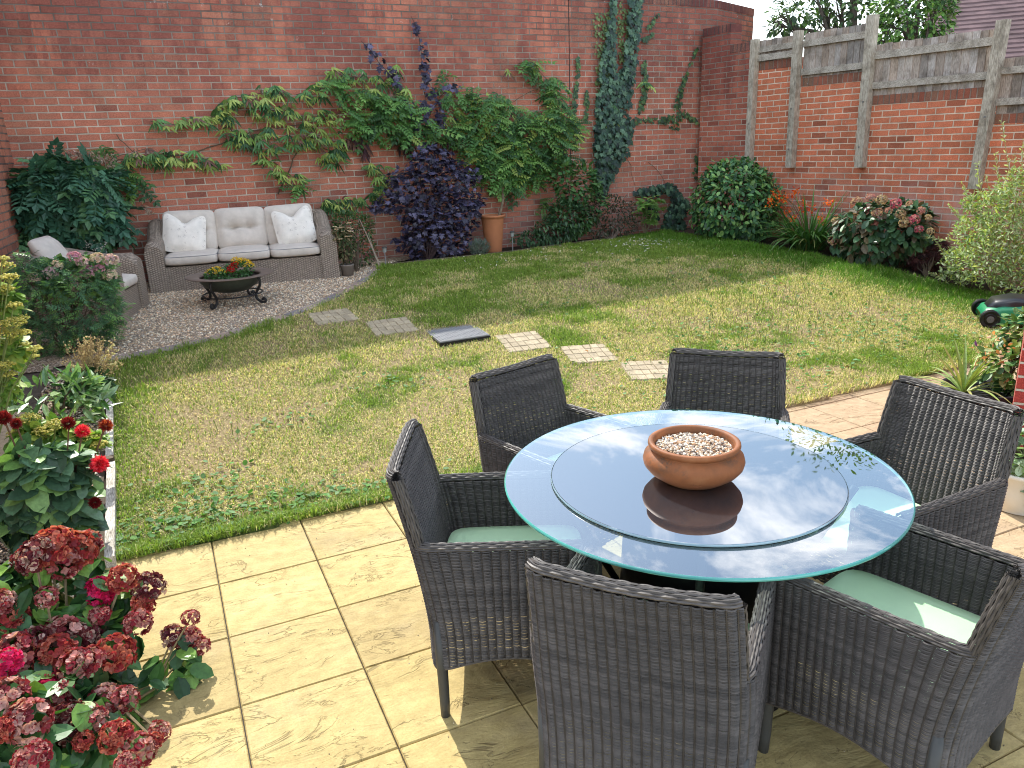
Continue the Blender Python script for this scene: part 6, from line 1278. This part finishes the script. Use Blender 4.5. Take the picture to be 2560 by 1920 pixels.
# ================================================================== TREES BEYOND THE FENCE
def tree(name, label, base, top, blobs, n, T_, size, cols, limbs=9, r0=.12, tcol=(.10, .085, .07), **k):
    t = empty(name, tuple(base), label, 'tree', 'trees beyond the fence'); g = Geo(); P, Nn = bush(g, blobs, n, T_, size, cols, inner=k.pop('inner', .2), **k); g.build('crown', LEAF, t)
    h = Geo(); base = np.array(base, float); top = np.array(top, float); tr = np.array([base, base*.6+top*.4+[.08, .1, 0], base*.2+top*.8, top]); h.tube(tr, [r0, r0*.75, r0*.4, r0*.12], 8, tcol)
    for i in range(limbs):
        b_ = blobs[i % len(blobs)]; s0 = base+(top-base)*rng.uniform(.35, .8); e = np.array(b_[0])+rv(1)[0]*np.array(b_[1])*.6; m = (s0+e)/2+[0, 0, .12]; h.tube(np.array([s0, m, e]), [r0*.4, r0*.25, r0*.08], 6, tcol)
        for j in range(4): e2 = e+rv(1)[0]*np.array(b_[1])*.6; h.tube(np.array([m*.3+e*.7, (e+e2)/2, e2]), [r0*.12, r0*.08, .006], 4, tcol)
    h.build('trunk', BARK, t)
def rblobs(items, dist, dep=.8):
    out = []
    for x, y, rx, ry in items:
        c = CAM+ray(x, y)*dist; s = DS/F_PX*dist; out.append((c, (rx*s, rx*s*dep, ry*s)))
    return out
TL = T_leaf(.26, .15)
bs = CAM+ray(1870, 60)*14.5; bs[2] = 0
tree('tree', 'open branched tree with small dark leaves against the white sky', bs, CAM+ray(1850, -60)*14.5, rblobs([(1720, 30, 60, 45), (1780, 0, 60, 50), (1790, 60, 70, 30), (1850, 20, 60, 50), (1690, 60, 40, 25), (1860, -60, 90, 50), (1750, -60, 80, 50), (1890, 60, 50, 40)], 14.5), 2600, TL, .11, [(.04, .075, .035), (.07, .13, .05), (.13, .22, .08)], limbs=14, r0=.13, down=.3)
bs = CAM+ray(1985, 60)*12.5; bs[2] = 0
tree('tree', 'denser fresh green tree rising between the fence posts and the tiled roof', bs, CAM+ray(1990, -50)*12.5, rblobs([(1960, 50, 55, 45), (2010, 60, 45, 45), (2030, 20, 35, 50), (1985, 0, 55, 40), (1930, 20, 45, 45), (2020, -40, 60, 50), (1935, 70, 40, 25)], 12.5), 4200, TL, .085, [(.09, .19, .05), (.15, .30, .07), (.22, .36, .10), (.05, .11, .04)], limbs=10, r0=.09, down=.2)
b0 = CAM+ray(1975, 80)*13.2; b1 = CAM+ray(1936, 6)*13.2; b2 = CAM+ray(1905, -60)*13.2; bb = b0.copy(); bb += [.5, .2, -2.2]; bb[2] = 0
t = empty('birch_tree', tuple(bb), 'leaning pale birch trunk showing between the leaves behind the fence', 'tree'); g = Geo(); g.tube(np.array([bb, b0, b1, b2]), [.10, .075, .065, .05], 10, (.75, .73, .70)); BM = attrmat('birch_bark', .7, 9, .1, .3, 40)
g.build('trunk', BM, t); g = Geo(); bush(g, [(b2+[0, 0, .5], (.9, .8, .6))], 500, TL, .09, [(.10, .20, .05), (.16, .28, .07)], inner=.2); g.build('crown', LEAF, t)

# ================================================================== SMALL LIFE IN THE LAWN
def lawn_bits():
    g = Geo(); n = 520; x = np.concatenate([rng.normal(5.0, .8, n), rng.uniform(-.5, 7, 160)]); y = np.concatenate([rng.normal(6.0, .7, n), rng.uniform(4.2, 9, 160)]); k = inpoly(x, y, LAWN_POLY); x = x[k]; y = y[k]; m = len(x); L = rng.uniform(.05, .11, m); z = grd(y); d = rv(m)*.25+np.array([0, 0, 1.]); d = unit(d); s_ = unit(np.cross(d, rv(m)))*.0018; p = np.stack([x, y, z], 1); t_ = p+d*L[:, None]
    V = np.stack([p-s_, p+s_, t_+s_*1.8, t_-s_*1.8], 1).reshape(-1, 3); g.add(V, (np.arange(m)*4)[:, None]+np.array([[0, 1, 2, 3]]), np.repeat(colmix([(.14, .17, .06), (.20, .16, .08), (.10, .14, .04)], m), 4, axis=0)); tag(g.build('seed_stalks', GRASSM), 'thin upright seed stalks standing above the mown lawn', 'grass', kind='stuff')
    g = Geo(); m = 70; x = rng.uniform(-.4, 7, m); y = rng.uniform(4.1, 9.4, m); k = inpoly(x, y, LAWN_POLY); x = x[k]; y = y[k]; m = len(x); TT = T_oval(.38, .25); g.inst(TT[0], TT[1], np.stack([x, y, grd(y)+.03], 1), frames(unit(rv(m)*np.array([1, 1, .2])), np.array([0, 0, 1.])+rv(m)*.4, rng.uniform(.02, .045, m)), colmix([(.40, .20, .08), (.55, .38, .16), (.30, .16, .08)], m)); tag(g.build('fallen_leaves', LEAFM), 'a few dry brown leaves fallen on the lawn', 'leaves', kind='stuff')
lawn_bits()
def weeds():
    g = Geo(); TT = T_oval(.42, .1); n = 3400; cx = []; 
    clus = [(-.35, 4.02, .22, 260), (.1, 4.1, .25, 260), (-.25, 4.5, .2, 90), (.55, 3.98, .2, 130), (.9, 4.05, .15, 80), (3.9, 4.9, .5, 300), (4.6, 5.3, .7, 420), (5.6, 5.0, .6, 300), (6.2, 6.6, .8, 380), (5.2, 8.6, .8, 200), (1.2, 5.6, .2, 60), (2.2, 5.2, .25, 70), (.3, 5.2, .15, 40), (6.5, 5.2, .5, 260), (3.1, 6.7, .3, 60), (5.0, 7.3, .6, 140), (3.4, 4.6, .25, 90)]
    P = np.concatenate([np.stack([rng.normal(a, s_, k), rng.normal(b_, s_*.7, k)], 1) for a, b_, s_, k in clus]); P = P[inpoly(P[:, 0], P[:, 1], LAWN_POLY)]; m = len(P); z = grd(P[:, 1])+.015+rng.random(m)*.02
    g.inst(TT[0], TT[1], np.stack([P[:, 0], P[:, 1], z], 1), frames(unit(rv(m)*np.array([1, 1, .25])+np.array([0, 0, .2])), np.array([0, 0, 1.])+rv(m)*.3, rng.uniform(.018, .042, m)), colmix([(.08, .20, .05), (.12, .26, .06), (.16, .27, .12)], m, .2)); tag(g.build('lawn_weeds', LEAFM), 'broad leaved weeds and clover patches in the lawn', 'weeds', kind='stuff')
    n = 210; x = rng.normal(6.0, .55, n); y = rng.normal(9.45, .38, n); x = np.concatenate([x, rng.uniform(3, 6, 40)]); y = np.concatenate([y, rng.uniform(8.6, 9.7, 40)]); k = inpoly(x, y, LAWN_POLY); x = x[k]; y = y[k]; g = Geo(); pebbles(g, x, y, grd(y)+.035, np.full(len(x), .011), [(.85, .85, .82)], .5); tag(g.build('daisies', PETAL), 'scattered white daisies in the far shaded lawn', 'daisies', kind='stuff')
weeds()
def grit():
    m = 900; x = rng.uniform(-.9, 4.5, m); y = rng.uniform(.9, 3.9, m); k = y < PE(x)-.02; x = x[k]; y = y[k]; g = Geo(); pebbles(g, x, y, np.full(len(x), .0015), rng.uniform(.001, .0035, len(x)), [(.25, .20, .12), (.5, .42, .28), (.14, .11, .07)], .6); tag(g.build('grit', STONE), 'fine grit and crumbs scattered on the paving', 'grit', kind='stuff')
grit()
